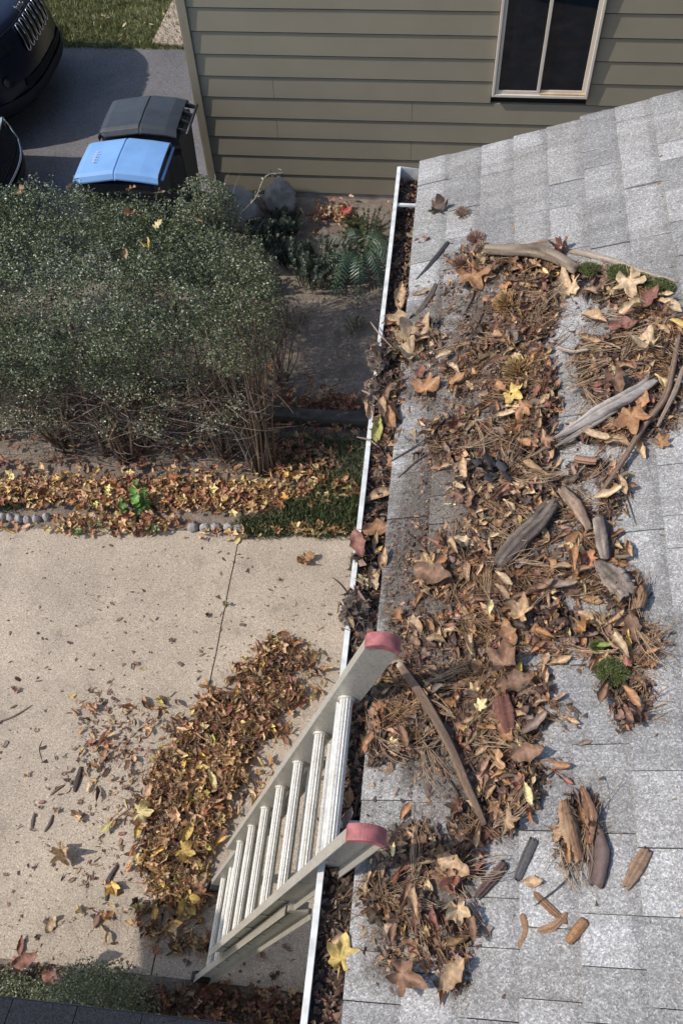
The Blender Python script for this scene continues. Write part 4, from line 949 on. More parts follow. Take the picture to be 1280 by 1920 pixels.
p = gz(685, 1180, 2.775); clod('mud_clod', (p[0], p[1], 2.775), (.028, .034, .024), 'smaller mud lump just inside the gutter under the hanging clod', 'mud clod', M['mud'], 8)
p = gz(672, 1052, 2.79); clod('mud_clod', (p[0]-.004, p[1], 2.79), (.020, .022, .016), 'dark wet muck on the gutter lip above the mud clod', 'mud clod', M['humus'], 9)
p = gz(712, 668, 2.82); clod('root_clump', (p[0], p[1], 2.805), (.030, .060, .03), 'brown fibrous root clump sitting across the gutter lip', 'root clump', M['mud'], 12, amp=.8)
p = gz(703, 735, 2.81); clod('root_clump', (p[0], p[1], 2.80), (.026, .050, .028), 'second root clump lower down across the gutter lip', 'root clump', M['mud'], 13, amp=.8)
wood('twig', [(622, 1082), (638, 1095), (652, 1112)], [.003, .005, .006], 'tiny dark twig poking from the hanging mud clod', 'twig', (.08, .06, .05), 1, .1, 47, 10, 6, surf=2.81)
# crumbs and roots stuck all over the lumps
LP = []
for (u, v, z, rr_, n_) in ((664, 1143, 2.80, (.042, .062, .034), 420), (685, 1180, 2.775, (.032, .038, .028), 160), (712, 668, 2.81, (.036, .068, .034), 420), (703, 735, 2.805, (.032, .056, .032), 300), (672, 1052, 2.79, (.026, .028, .02), 120)):
    p = gz(u, v, z); d = rng.standard_normal((n_, 3)); d /= np.linalg.norm(d, axis=1)[:, None]; LP.append(p+d*np.array(rr_)*rng.uniform(.85, 1.12, (n_, 1)))
LP = np.concatenate(LP); n = len(LP)
o = scatter('root_crumbs', BITS+NEED[:3], LP, rot_from(rng.standard_normal((n, 3)), rng.uniform(0, 6.3, n)), rng.gamma(3, .005, n)+.005, pal(n, {'dark brown': 4, 'grey-brown': 5, 'brown': 2, 'tan': .6})[1], M['leaf_many']); tag(o, 'fibrous crumbs and rootlets stuck to the mud lumps on the gutter lip', 'debris', kind='stuff')
# moss cushions
def moss(u, v, r, label, seed):
    p = rf(u, v); h, _ = mat_h(np.array([p[0]]), np.array([p[1]])); c = p+RN*(h[0]+.018); n = 1500
    d = rng.standard_normal((n, 3)); d /= np.linalg.norm(d, axis=1)[:, None]; d[:, 2] = np.abs(d[:, 2])*.9
    k = 1+.5*(fbm(d[:, 0]*2+seed, d[:, 1]*2, d[:, 2]*2, s=seed)-.5)
    P = c+d*np.array([r*1.15, r*.95, r*.40])*k[:, None]; blade = [(np.array([(-.2, 0, 0), (.2, 0, 0), (0, .0, 1.0)]), np.array([(0, 1, 2)]), np.array([.6, .6, 1.25]))]
    col = np.array([(.095, .115, .030)])*(1+.35*rng.standard_normal((n, 1))); col[rng.random(n) < .25] = (.20, .19, .06)
    t = thing('moss_cushion', label, 'moss', 'moss cushions on the roof', tuple(c))
    o = scatter('moss_fronds', blade, P, rot_from(d+rng.standard_normal((n, 3))*.5, rng.uniform(0, 6.3, n)), rng.uniform(.004, .008, n), np.clip(col, .01, 1), M['green_leaf']); child(o, t); o['kind'] = 'stuff'
    o = clod('moss_base', c, (r*1.08, r*.88, r*.36), None, None, plain('moss_body_%d' % seed, (.05, .065, .014), .95, var=.4, scale=60, bmp=.8), seed, 24, .4); child(o, t)
for i, (u, v, r, lb) in enumerate([(1108, 514, .030, 'green moss cushion under the left part of the pale branch'), (1165, 526, .036, 'round green moss cushion under the middle of the pale branch'), (1205, 538, .026, 'small moss cushion between two larger ones by the pale branch'),
        (1240, 546, .034, 'bright moss cushion at the right end of the pale branch'), (1150, 1268, .032, 'moss cushion near the right edge of the lower litter'), (1122, 1222, .012, 'tiny bright green moss tuft above the lower moss cushion')]): moss(u, v, r, lb, 100+i)
# tufts of dry needles up on the clean shingles
def tuft(u, v, r, label, n, c0, cat='needle tuft'):
    p = rf(u, v); d = rng.standard_normal((n, 3)); d /= np.linalg.norm(d, axis=1)[:, None]; d[:, 2] = np.abs(d[:, 2])*.8+.1
    P = p+d*r*.5; col = np.array([c0])*(1+.25*rng.standard_normal((n, 1)))
    V, F, C = needle(.2, 3, .03); a = rot_from(np.cross(d, rng.standard_normal((n, 3)))+1e-4, rng.uniform(0, 6, n))
    d = d/np.linalg.norm(d, axis=1)[:, None]; b = np.cross(d, rng.standard_normal((n, 3))); b /= np.linalg.norm(b, axis=1)[:, None]; R = np.stack([d, b, np.cross(d, b)], 2)
    o = scatter('needle_tuft', [(V, F, C)], P, R, np.full(n, r), np.clip(col, .02, .9), M['needle']); return tag(o, label, cat)
tuft(867, 403, .035, 'dry round tuft of needles on the clean upper shingles', 130, (.36, .25, .18))
tuft(893, 452, .040, 'pinkish dry flower head at the top of the litter', 220, (.36, .23, .18), 'dry flower head')
tuft(868, 500, .045, 'spread tuft of brown needles left of the rotten branch', 220, (.33, .2, .14))
tuft(905, 470, .035, 'spiky dry tuft touching the rotten branch', 140, (.35, .24, .16))
tuft(955, 575, .06, 'golden tangle of needles in the upper litter', 260, (.46, .30, .14))
tuft(975, 700, .06, 'wide golden tangle of needles in the middle litter', 260, (.46, .31, .14))
# ------------------------------------------------------------------ single leaves
LEAFM = [mk('dead_leaf', V, F.astype(np.int32), M['leaf_one'], None, True, C, link=False) for V, F, C in BIG]
PLACED = []; LABELS = {}
LM = [(1150, 492, 'the pale bleached branch'), (980, 495, 'the rotten branch'), (1120, 795, 'the weathered pale log piece'), (1245, 740, 'the long curved brown branch'), (1150, 900, 'the lower end of the curved brown branch'),
      (980, 1012, 'the large furrowed bark'), (1075, 960, 'the tan split bark'), (1124, 1020, 'the upright grey bark'), (1140, 1098, 'the broad grey wood chip'), (770, 1290, 'the pale end of the long stick'), (838, 1400, 'the middle of the long stick'), (900, 1540, 'the lower tip of the long stick'),
      (1118, 1600, 'the dark bark slab'), (1190, 1630, 'the lone tan bark roll'), (1150, 1268, 'the lower moss cushion'), (1180, 530, 'the moss under the pale branch'), (942, 1348, 'the red-brown ribbed bark'), (920, 1650, 'the dark broken stick'), (800, 570, 'the curved bark strip'),
      (1068, 672, 'the short pale twig'), (920, 890, 'the black wood chips'), (955, 575, 'the upper golden needles'), (975, 700, 'the middle golden needles'), (1250, 620, 'the top of the curved branch'), (1035, 1740, 'the curved bark strips')]
GLM = [(755, 360, 'the gutter end cap'), (745, 500, 'the ferns'), (740, 640, 'the upper root clump'), (712, 760, 'the second root clump'), (712, 900, 'the grass strip'), (700, 1010, 'the leaf on the lip'), (690, 1130, 'the mud clod'),
       (690, 1390, 'the far ladder rail'), (670, 1520, 'the near ladder rail'), (640, 1720, 'the big yellow leaf'), (625, 1850, 'the bottom gutter twig')]
def nearest(lst, u, v):
    b = min(lst, key=lambda q: (q[0]-u)**2+(q[1]-v)**2); du, dv = u-b[0], v-b[1]
    if du*du+dv*dv < 700: rel = 'on'
    elif abs(du) > abs(dv): rel = 'right of' if du > 0 else 'left of'
    else: rel = 'below' if dv > 0 else 'above'
    return rel+' '+b[2]
def put_leaf(k, P, nrm, yaw, size, colour, pname, label=None, group=None):
    me = LEAFM[k]; o = bpy.data.objects.new('dead_leaf', me); COL.objects.link(o)
    R = rot_from(np.array([nrm], float), np.array([yaw]))[0]
    o.matrix_world = Matrix(((R[0,0]*size, R[0,1]*size, R[0,2]*size, P[0]), (R[1,0]*size, R[1,1]*size, R[1,2]*size, P[1]), (R[2,0]*size, R[2,1]*size, R[2,2]*size, P[2]), (0, 0, 0, 1)))
    o.color = (*[float(x) for x in colour], 1); tag(o, label, 'leaf', group); PLACED.append((P[0], P[1])); return o
SHAPE = {0: 'oval', 1: 'oval', 2: 'narrow curled', 3: 'broad', 4: 'rolled', 5: 'tightly rolled', 6: 'twisted', 7: 'slender bent', 8: 'lobed', 9: 'crumpled lobed', 10: 'three-lobed', 11: 'folded lobed', 12: 'flat lobed', 13: 'upturned lobed'}
# hero leaves read off the photograph: u, v, length px, image angle (deg, 0 = right, 90 = down), shape, colour, label
H = [(1112, 600, 62, 200, 1, 'tan', 0), (1065, 548, 60, 250, 9, 'light tan', 'tan lobed leaf arched over the litter below the rotten branch'), (1176, 548, 62, 80, 12, 'light tan', 'light tan lobed leaf below the moss cushions'),
 (1210, 580, 56, 310, 3, 'reddish brown', 'reddish leaf lying right of the moss cushions'), (1185, 598, 60, 340, 6, 'light tan', 0), (1205, 668, 62, 200, 10, 'light tan', 'pale three-pointed leaf at the right of the upper litter'),
 (1262, 628, 34, 10, 1, 'yellow', 'small yellow-tan leaf at the far right above the curved branch'), (1250, 592, 55, 20, 1, 'light tan', 0), (1235, 570, 45, 0, 2, 'light tan', 0), (925, 476, 40, 330, 1, 'pale yellow', 'pale yellow leaf beside the rotten branch near the dry flower head'),
 (1052, 472, 44, 120, 11, 'reddish brown', 'curled red-brown leaf at the left tip of the pale branch'), (888, 528, 66, 60, 12, 'orange-brown', 'orange lobed leaf in the upper left of the litter'), (790, 552, 36, 160, 0, 'tan', 'single tan oval leaf on clean shingles near the gutter'),
 (918, 572, 40, 200, 3, 'orange-brown', 0), (960, 755, 50, 20, 8, 'yellow', 'golden star-shaped leaf in the middle of the upper litter'), (858, 723, 40, 340, 3, 'orange-brown', 'orange leaf alone left of the golden needles'), (830, 678, 34, 330, 1, 'light tan', 0),
 (800, 735, 60, 290, 12, 'orange-brown', 'flat orange lobed leaf just right of the gutter clump'), (788, 702, 40, 100, 3, 'reddish brown', 0), (895, 770, 50, 320, 4, 'grey-brown', 0), (935, 745, 44, 60, 3, 'orange-brown', 0), (985, 850, 46, 20, 0, 'orange-brown', 'smooth orange oval leaf below the golden needles'),
 (1010, 800, 60, 80, 2, 'tan', 0), (945, 790, 44, 160, 7, 'light tan', 0), (1180, 800, 72, 75, 8, 'orange-brown', 'long orange lobed leaf inside the curved branch'), (1150, 730, 60, 60, 10, 'brown', 0), (1120, 690, 60, 130, 3, 'brown', 0), (1240, 660, 70, 100, 4, 'brown', 0),
 (1105, 655, 50, 20, 2, 'tan', 0), (1165, 630, 60, 350, 3, 'reddish brown', 0), (1200, 770, 50, 300, 3, 'orange-brown', 0), (1160, 840, 60, 10, 6, 'tan', 0), (1110, 832, 60, 190, 7, 'light tan', 0), (1200, 845, 50, 60, 5, 'light tan', 0),
 (870, 890, 50, 80, 1, 'tan', 'tan folded leaf left of the black wood chips'), (838, 952, 34, 350, 0, 'pale yellow', 'small pale leaf on a dark bark sliver at the left of the litter'), (1000, 892, 60, 20, 4, 'tan', 0), (1040, 880, 46, 310, 2, 'tan', 'upcurled tan leaf on clean shingles left of the orange wood block'),
 (880, 950, 44, 100, 3, 'brown', 0), (935, 940, 50, 320, 2, 'reddish brown', 0), (973, 980, 30, 80, 1, 'yellow', 'small yellow leaf against the large furrowed bark'), (1008, 1024, 40, 350, 0, 'tan', 'oval tan leaf beside the lower half of the large bark'),
 (1050, 1010, 56, 330, 2, 'brown', 0), (1075, 1020, 60, 130, 3, 'orange-brown', 0), (1075, 1065, 60, 100, 6, 'orange-brown', 'orange twisted leaf under the upright grey bark'), (1050, 1078, 40, 350, 1, 'tan', 0), (1160, 925, 40, 60, 1, 'tan', 0), (1170, 960, 40, 60, 4, 'tan', 0), (1135, 940, 60, 340, 7, 'light tan', 0),
 (825, 1068, 46, 300, 1, 'orange-brown', 0), (812, 1092, 86, 15, 3, 'brown', 'large brown spearhead leaf left in the middle litter'), (788, 1122, 32, 300, 1, 'orange-brown', 0), (850, 1040, 44, 60, 6, 'tan', 0), (915, 1155, 34, 280, 1, 'pale yellow', 'bright pale yellow leaf in the centre of the litter'),
 (942, 1100, 40, 30, 1, 'light tan', 0), (975, 1160, 56, 300, 9, 'tan', 0), (990, 1195, 44, 20, 12, 'orange-brown', 'rounded orange leaf below the bright pale yellow one'), (1000, 1120, 90, 350, 2, 'brown', 0), (1045, 1110, 70, 0, 7, 'grey-brown', 0), (805, 1188, 32, 60, 1, 'orange-brown', 0),
 (880, 1220, 60, 75, 4, 'light tan', 0), (950, 1200, 60, 250, 3, 'orange-brown', 0), (1195, 1120, 50, 90, 5, 'orange-brown', 0), (1100, 1170, 50, 200, 1, 'tan', 0), (1140, 1175, 60, 320, 2, 'tan', 0), (1180, 1190, 60, 80, 3, 'brown', 0), (1215, 1234, 30, 350, 0, 'orange-brown', 'small orange leaf at the right edge of the lower litter'),
 (1128, 1222, 30, 350, 0, 'greenish', 'small green leaf beside the tiny moss tuft'), (1160, 1225, 60, 60, 6, 'light tan', 0), (945, 1255, 76, 275, 10, 'brown', 'big brown three-pointed leaf above the ribbed bark'), (965, 1290, 80, 350, 3, 'brown', 0), (898, 1337, 28, 320, 8, 'pale yellow', 'small pale yellow leaf above the ribbed bark'),
 (1040, 1245, 70, 350, 2, 'tan', 0), (1130, 1300, 66, 290, 4, 'brown', 'dark curled leaf standing left of the lower right pair'), (1165, 1345, 70, 55, 2, 'brown', 0), (1178, 1318, 50, 45, 1, 'orange-brown', 'orange leaf of the pair at the lower right edge'), (1065, 1352, 50, 20, 2, 'tan', 0), (1025, 1345, 60, 20, 4, 'tan', 0),
 (1000, 1365, 66, 320, 7, 'grey-brown', 0), (985, 1420, 66, 345, 3, 'brown', 0), (1040, 1438, 70, 8, 7, 'orange-brown', 'long orange leaf with a dark tip lying flat below the grey shingle gap'), (1055, 1460, 50, 30, 2, 'reddish brown', 0), (985, 1500, 44, 70, 1, 'pale yellow', 'slim pale yellow leaf below the ribbed bark'),
 (762, 1522, 40, 300, 1, 'orange-brown', 'single brown-orange leaf on shingles between the ladder tips'), (905, 1480, 40, 280, 2, 'brown', 0), (1000, 1655, 40, 0, 3, 'tan', 0), (850, 1630, 74, 20, 3, 'tan', 'large pale tan leaf below the tip of the long stick'), (835, 1655, 60, 200, 3, 'brown', 0), (895, 1570, 50, 280, 4, 'tan', 0), (950, 1550, 40, 350, 12, 'tan', 0),
 (737, 1598, 26, 280, 0, 'pale yellow', 'tiny pale yellow leaf by the near red ladder cap'), (855, 1715, 52, 80, 9, 'light tan', 'bright tan cupped leaf in the lowest litter'), (760, 1690, 60, 110, 4, 'brown', 0), (780, 1700, 60, 90, 6, 'tan', 0), (848, 1830, 70, 310, 3, 'tan', 'long pale leaf at the lower right of the lowest litter'),
 (760, 1830, 80, 20, 10, 'brown', 0), (885, 1740, 70, 70, 7, 'brown', 0), (830, 1862, 50, 100, 4, 'orange-brown', 0), (872, 1885, 34, 110, 0, 'orange-brown', 'small orange leaf at the very bottom of the lowest litter'), (945, 1386, 50, 60, 3, 'orange-brown', 0), (690, 1400, 42, 300, 1, 'orange-brown', 'orange leaf caught by the far ladder rail'),
 (730, 1355, 60, 330, 4, 'brown', 0), (760, 1395, 60, 60, 7, 'brown', 0), (1090, 1545, 60, 70, 7, 'orange-brown', 0), (1060, 1600, 60, 80, 2, 'orange-brown', 0), (1096, 1395, 26, 340, 1, 'grey-brown', 'lone small grey-brown leaf on clean shingles left of centre right'),
 (820, 395, 44, 350, 9, 'dark brown', 'dark crumpled leaf alone on the clean upper shingles'), (793, 453, 30, 350, 3, 'reddish brown', 'faint reddish leaf on the upper shingles by the dark twig')]
def px_scale(P): return FPX/((np.array(P)-CP) @ CM[:, 2])
def img_yaw(fn, u, v, ang):
    a = np.array(fn(u, v)); b = np.array(fn(u+8*math.cos(math.radians(ang)), v+8*math.sin(math.radians(ang)))); d = b-a; return math.atan2(d[1], d[0])
cnt = {}
def auto_label(colname, k, where):
    b = f'{colname} {SHAPE[k]} leaf {where}'; w_ = b.split()
    if len(w_) > 11: b = b.replace('overflowing ', ''); w_ = b.split()
    cnt[b] = cnt.get(b, 0)+1
    return b if cnt[b] == 1 else b+[', smaller one', ', more curled one', ', lowest one'][min(cnt[b], 4)-2]
nh = 0
for (u, v, ln_, ang, k, cn, lb) in H:
    p = rf(u, v); h, _ = mat_h(np.array([p[0]]), np.array([p[1]])); p = p+np.array([0, 0, h[0]+.008+(.017 if h[0] > .004 else -.004)])
    sz = ln_/px_scale(p)*1.05*(1.05 if k in IMA else 1.0); yaw = img_yaw(rf, u, v, ang)
    c = np.array(PAL[cn])*(1+.10*rng.standard_normal()); nn = RN+rng.standard_normal(3)*(.16 if h[0] > .004 else .04)
    put_leaf(k, p, nn, yaw, sz, np.clip(c*1.08, .02, .9), cn, lb or auto_label(cn, k, nearest(LM, u, v)), 'single dead leaves on the roof')
# the rest of the top layer on the roof
NR = 82; tries = 0; got = 0
while got < NR and tries < 20000:
    tries += 1; x, y = sample_roof(1, lambda P: litter(P)**1.3*(.3+.9*fbm(P[:, 0]*9, P[:, 1]*9, s=8)))[0]
    if any((x-a)**2+(y-b)**2 < .030**2 for a, b in PLACED): continue
    k = int(rng.choice(ISM+IMA, p=np.array([1.5]*8+[.35]*6)/(1.5*8+.35*6))); ci, cc = pal(1, ROOFW); p, _ = on_roof(np.array([[x, y]]), .010); u, v = pix(p)
    sz = rng.uniform(.040, .072); put_leaf(k, p[0], RN+rng.standard_normal(3)*.30, rng.uniform(0, 6.3), sz, cc[0], 0, auto_label(PN[ci[0]], k, nearest(LM, u[0], v[0])), 'single dead leaves on the roof'); got += 1
# in and over the gutter
G = [(775, 640, 74, 330, 9, 'light tan', 'large pale curled leaf spilling from the gutter onto the roof', .035), (748, 655, 60, 110, 2, 'light tan', 'pale leaf hanging out of the gutter beside the root clump', .03), (765, 668, 60, 200, 10, 'light tan', 0, .04), (752, 560, 50, 100, 1, 'tan', 'tan leaf upright in the gutter opposite the curved bark', .02),
     (748, 600, 54, 0, 3, 'tan', 'cupped tan leaf in the gutter above the big pale ones', .02), (752, 620, 44, 20, 8, 'tan', 0, .03), (740, 772, 44, 60, 4, 'orange-brown', 0, .04), (732, 788, 50, 80, 1, 'orange-brown', 'orange leaf standing in the gutter clump', .04), (716, 770, 44, 90, 6, 'tan', 0, .045), (722, 740, 50, 300, 7, 'brown', 0, .045),
     (706, 810, 48, 100, 1, 'olive-yellow', 'yellow-green leaf on the gutter lip', .03), (742, 815, 36, 300, 1, 'olive-yellow', 'small yellow-green leaf in the gutter right of the one on the lip', .02), (690, 775, 40, 60, 5, 'tan', 0, .03), (722, 868, 50, 20, 3, 'orange-brown', 0, .01), (716, 895, 56, 20, 4, 'brown', 0, .01), (712, 930, 50, 340, 1, 'tan', 0, .01),
     (708, 992, 54, 350, 3, 'orange-brown', 'broad ribbed orange leaf filling the gutter above the brown one', .02), (672, 1020, 50, 80, 3, 'reddish brown', 'flat red-brown leaf lying over the gutter lip', .050), (722, 1050, 44, 110, 1, 'tan', 'yellowish leaf leaning on the shingle edge by the mud clod', .03), (705, 1035, 34, 340, 2, 'yellow', 0, .02), (700, 1090, 60, 80, 7, 'light tan', 0, .01),
     (640, 1792, 60, 280, 12, 'yellow', 'big yellow lobed leaf in the gutter below the ladder', .02), (634, 1765, 36, 320, 1, 'tan', 0, .02), (680, 1400, 34, 280, 1, 'orange-brown', 0, .03)]
def gf(h): return lambda u, v: gz(u, v, EZ-.03+h)
for (u, v, ln_, ang, k, cn, lb, h) in G:
    p = gz(u, v, EZ-.03+h); sz = ln_/px_scale(p)*1.2; yaw = img_yaw(gf(h), u, v, ang)
    put_leaf(k, p, UPN+np.array([-.1, -.25, 0])+rng.standard_normal(3)*.2, yaw, sz, np.array(PAL[cn])*1.05, cn, lb or auto_label(cn, k, 'in the gutter '+nearest(GLM, u, v)), 'single dead leaves in the gutter')
for i in range(34):
    c = [(742, 648), (730, 770), (722, 800), (752, 690), (705, 1075), (700, 1390)][i % 6]; u = c[0]+rng.normal(0, 18); v = c[1]+rng.normal(0, 30); z = EZ+rng.uniform(-.02, .022); P = gz(u, v, z)
    k = int(rng.choice(ISM+[8, 10, 12])); ci, cc = pal(1, {'tan': 4, 'brown': 3, 'orange-brown': 3, 'light tan': 2, 'grey-brown': 1})
    put_leaf(k, P, UPN+np.array([0, -.4, 0])+rng.standard_normal(3)*.45, rng.uniform(0, 6.3), rng.uniform(.040, .062), cc[0], 0, auto_label(PN[ci[0]], k, 'in the overflowing gutter '+nearest(GLM, u, v)), 'single dead leaves in the gutter')
for i in range(40):
    for _ in range(40):
        y = rng.uniform(.06, 3.0)
        if rng.random() < .5: y = rng.choice([rng.normal(1.98, .16), rng.normal(1.75, .12), rng.normal(.75, .12), rng.uniform(.2, 1.6)])
        x = rng.uniform(GXO+.03, GXI+.002)
        if .06 < y < 3.1 and not any((x-a)**2+(y-b)**2 < .022**2 for a, b in PLACED): break
    z = fill(x, y)+.012; k = int(rng.choice(ISM+IMA)); ci, cc = pal(1, {'tan': 3, 'brown': 4, 'dark brown': 3, 'reddish brown': 1, 'grey-brown': 2, 'orange-brown': 3, 'light tan': 1})
    hi = .035 if (abs(y-1.9) < .22 or abs(y-.72) < .15) else 0; P = np.array([x, y, min(z, EZ-.025)+hi*rng.random()]); u, v = pix(P)
    put_leaf(k, P, UPN+np.array([.1, -.3, 0])+rng.standard_normal(3)*.4, rng.normal(1.5, .7), rng.uniform(.035, .060), cc[0], 0, auto_label(PN[ci[0]], k, 'in the gutter '+nearest(GLM, u[0], v[0])), 'single dead leaves in the gutter')
print('leaves', len(PLACED))

# ------------------------------------------------------------------ leaves on the driveway and beds
def sample_g(n, fn, xr, yr):
    out = []
    while sum(map(len, out)) < n:
        x = rng.uniform(*xr, 4*n); y = rng.uniform(*yr, 4*n); k = rng.uniform(0, 1, 4*n) < fn(x, y); out.append(np.stack([x[k], y[k]], 1))
    return np.concatenate(out)[:n]
def gblob(bl):
    def fn(x, y):
        u, v = pix(np.stack([x, y, x*0], 1)); return blobsum(bl, u, v)
    return fn
PILE = [(330, 1760, 70, 50, 0, .6), (290, 1800, 60, 40, 0, .4), (200, 1690, 60, 40, 0, .25), (250, 1740, 90, 50, 0, .3), (350, 1830, 60, 40, 0, .5), (200, 1530, 60, 50, 0, .2), (170, 1340, 50, 50, 0, .2), (215, 1440, 70, 80, 0, .35), (560, 1270, 60, 60, 0, .35), (470, 1460, 60, 60, 0, .35), (290, 1350, 60, 40, 0, .35), (530, 1235, 60, 45, 0, .8), (500, 1290, 75, 50, 20, 1), (450, 1350, 90, 55, 10, 1), (410, 1400, 95, 60, 0, 1), (370, 1450, 100, 60, 0, 1), (340, 1520, 95, 60, 0, 1), (330, 1590, 75, 60, 0, .95), (345, 1660, 60, 60, 0, .9), (300, 1640, 60, 50, 0, .6), (300, 1730, 90, 40, 0, .45), (340, 1790, 70, 60, 0, .4)]
SPRE = [(200, 1330, 60, 50, 0, .35), (215, 1400, 90, 50, 0, .4), (190, 1480, 110, 90, 0, .15), (200, 1620, 60, 70, 0, .3), (240, 1300, 260, 160, 0, .05), (430, 1120, 60, 200, 20, .035), (560, 1180, 80, 120, 0, .05), (100, 1600, 150, 200, 0, .06), (460, 1780, 120, 100, 0, .12)]
pf0 = gblob(PILE); pf = lambda x, y: np.clip(pf0(x, y)*(.10+1.9*fbm(x*7, y*7, s=66)), 0, 1)*np.clip(pf0(x, y)*1.3, 0, 1); sf = gblob(SPRE)
def ph(x, y): d = pf(x, y); return np.clip(d-.15, 0, 1)*.036*(.5+.8*fbm(x*12, y*12, s=33))
xr, yr = (-2.4, -.42), (.55, 2.6)
gx, gyy = np.meshgrid(np.linspace(*xr, 200), np.linspace(.4, 2.4, 200)); hh = ph(gx.ravel(), gyy.ravel())
V = np.stack([gx.ravel(), gyy.ravel(), hh*.8-.002], 1); i = np.arange(40000).reshape(200, 200); q = np.stack([i[:-1, :-1].ravel(), i[:-1, 1:].ravel(), i[1:, 1:].ravel(), i[1:, :-1].ravel()], 1)
q = q[(hh[q] > .014).all(1) & (V[q][:, :, 1] > .62).all(1)]; us, inv = np.unique(q.ravel(), return_inverse=True); o = mk('leaf_pile_core', V[us], inv.reshape(-1, 4), M['humus'], None, True); tag(o, 'dark crushed base of the leaf pile on the driveway', 'leaf pile', kind='stuff')
xy = sample_g(3700, lambda x, y: pf(x, y)**1.2*(.3+.9*fbm(x*10, y*10, s=71)), xr, yr); u, v = pix(np.stack([xy[:, 0], xy[:, 1], xy[:, 0]*0], 1))
ci, cc = pal(len(xy), PILEW); yel = (rng.random(len(xy)) < np.clip((v-1380)/900, 0, .24)); c2_ = pal(len(xy), {'yellow': 1, 'pale yellow': 1.6, 'olive-yellow': .3, 'light tan': 5})[1]; cc[yel] = c2_[yel]
P = np.stack([xy[:, 0], xy[:, 1], ph(xy[:, 0], xy[:, 1])+.004+rng.uniform(0, .022, len(xy))], 1)
o = scatter('leaf_pile', SMALL, P, rot_from(tilt(len(xy), UPN, .62), rng.uniform(0, 6.3, len(xy))), np.clip(rng.gamma(5, .0110, len(xy)), .018, .10), np.clip(cc*np.array([1.20, 1.12, 1.03]), 0, .9), M['leaf_many'], rng.choice(7, len(xy), p=[.22, .2, .22, .08, .18, .05, .05])); tag(o, 'long heap of brown and yellow leaves raked down the driveway', 'leaf pile', kind='stuff')
xy = sample_g(420, lambda x, y: sf(x, y)*(.2+fbm(x*5, y*5, s=81)), (-3.0, -.40), (.46, 3.0)); ci, cc = pal(len(xy), {'brown': 4, 'dark brown': 4, 'tan': 3, 'reddish brown': 2, 'grey-brown': 2, 'light tan': 1})
P = np.stack([xy[:, 0], xy[:, 1], np.full(len(xy), .002)], 1)
o = scatter('scattered_leaves', SMALL+BITS, P, rot_from(tilt(len(xy), UPN, .15), rng.uniform(0, 6.3, len(xy))), rng.uniform(.012, .05, len(xy)), cc, M['leaf_many']); tag(o, 'loose small leaves and bits scattered over the driveway', 'leaf litter', kind='stuff')
xy = sample_g(1500, lambda x, y: np.maximum(sf(x, y)*2, .14)*(.1+fbm(x*4, y*4, s=82)**2*2), (-3.2, -.40), (.46, 3.03)); ci, cc = pal(len(xy), {'brown': 4, 'dark brown': 9, 'tan': 1, 'grey-brown': 2})
P = np.stack([xy[:, 0], xy[:, 1], np.full(len(xy), .0015)], 1)
o = scatter('driveway_crumbs', BITS, P, rot_from(tilt(len(xy), UPN, .15), rng.uniform(0, 6.3, len(xy))), rng.gamma(2, .0045, len(xy))+.003, cc, M['leaf_many']); tag(o, 'dark crumbs of leaf and bark on the driveway', 'leaf litter', kind='stuff')
xy = sample_g(1100, pf, xr, yr); P = np.stack([xy[:, 0], xy[:, 1], ph(xy[:, 0], xy[:, 1])+.02+rng.uniform(0, .02, len(xy))], 1)
o = scatter('pile_stems', NEED, P, rot_from(tilt(len(xy), UPN, .25), rng.uniform(0, 6.3, len(xy))), rng.uniform(.06, .16, len(xy)), pal(len(xy), {'tan': 1, 'brown': 2, 'dark brown': 2, 'light tan': 1})[1], M['needle']); tag(o, 'thin dry stalks in the driveway leaf pile', 'stalks', kind='stuff')
for (u, v, ln_, ang, k, cn, lb) in [(572, 1050, 34, 60, 9, 'orange-brown', 'crumpled orange leaf alone on the concrete near the gutter'), (590, 1302, 26, 90, 0, 'yellow', 'small yellow leaf on the concrete right of the leaf pile'), (400, 1464, 30, 70, 1, 'pale yellow', 'bright pale yellow leaf on top of the leaf pile'),
        (120, 1600, 44, 60, 11, 'light tan', 'pale curled leaf alone on the left of the driveway'), (97, 1732, 30, 300, 3, 'light tan', 'cream leaf at the lower left of the driveway'), (40, 1772, 30, 280, 0, 'reddish brown', 'red-brown leaf near the corner shrub'), (50, 1800, 44, 340, 3, 'reddish brown', 'red-brown leaf lying on the corner shrub'),
        (100, 1835, 40, 20, 3, 'reddish brown', 'rusty leaf resting among the corner shrub stems'), (515, 1865, 36, 80, 12, 'brown', 'brown lobed leaf on the shaded concrete under the ladder'), (570, 1888, 34, 20, 8, 'orange-brown', 'orange leaf on the shaded concrete beside the gutter'), (447, 1010, 26, 300, 0, 'pale yellow', 'cream leaf at the top end of the driveway joint'),
        (265, 1525, 42, 0, 9, 'pale yellow', 'large yellowish leaf on the left side of the leaf pile'), (345, 1595, 40, 20, 9, 'yellow', 'yellow crumpled leaf in the lower leaf pile'), (350, 1690, 46, 60, 9, 'yellow', 'big yellow lobed leaf at the foot of the leaf pile'), (375, 1660, 36, 300, 10, 'light tan', 'pale three-lobed leaf near the ladder foot'),
        (262, 1555, 36, 290, 1, 'yellow', 'yellow oval leaf under the seed pod'), (355, 1560, 40, 290, 1, 'yellow', 'slim yellow leaf right of the seed pod')]:
    inp = pf(*[np.array([q]) for q in gz(u, v)[:2]])[0]; z = .045 if inp > .5 else (.006 if v < 1780 or u > 400 else .30)
    p = gz(u, v, z); put_leaf(k, p, UPN+rng.standard_normal(3)*.12, img_yaw(lambda a, b: gz(a, b, z), u, v, ang), ln_/px_scale(p)*1.2, np.array(PAL[cn]), cn, lb, 'single dead leaves on the driveway')

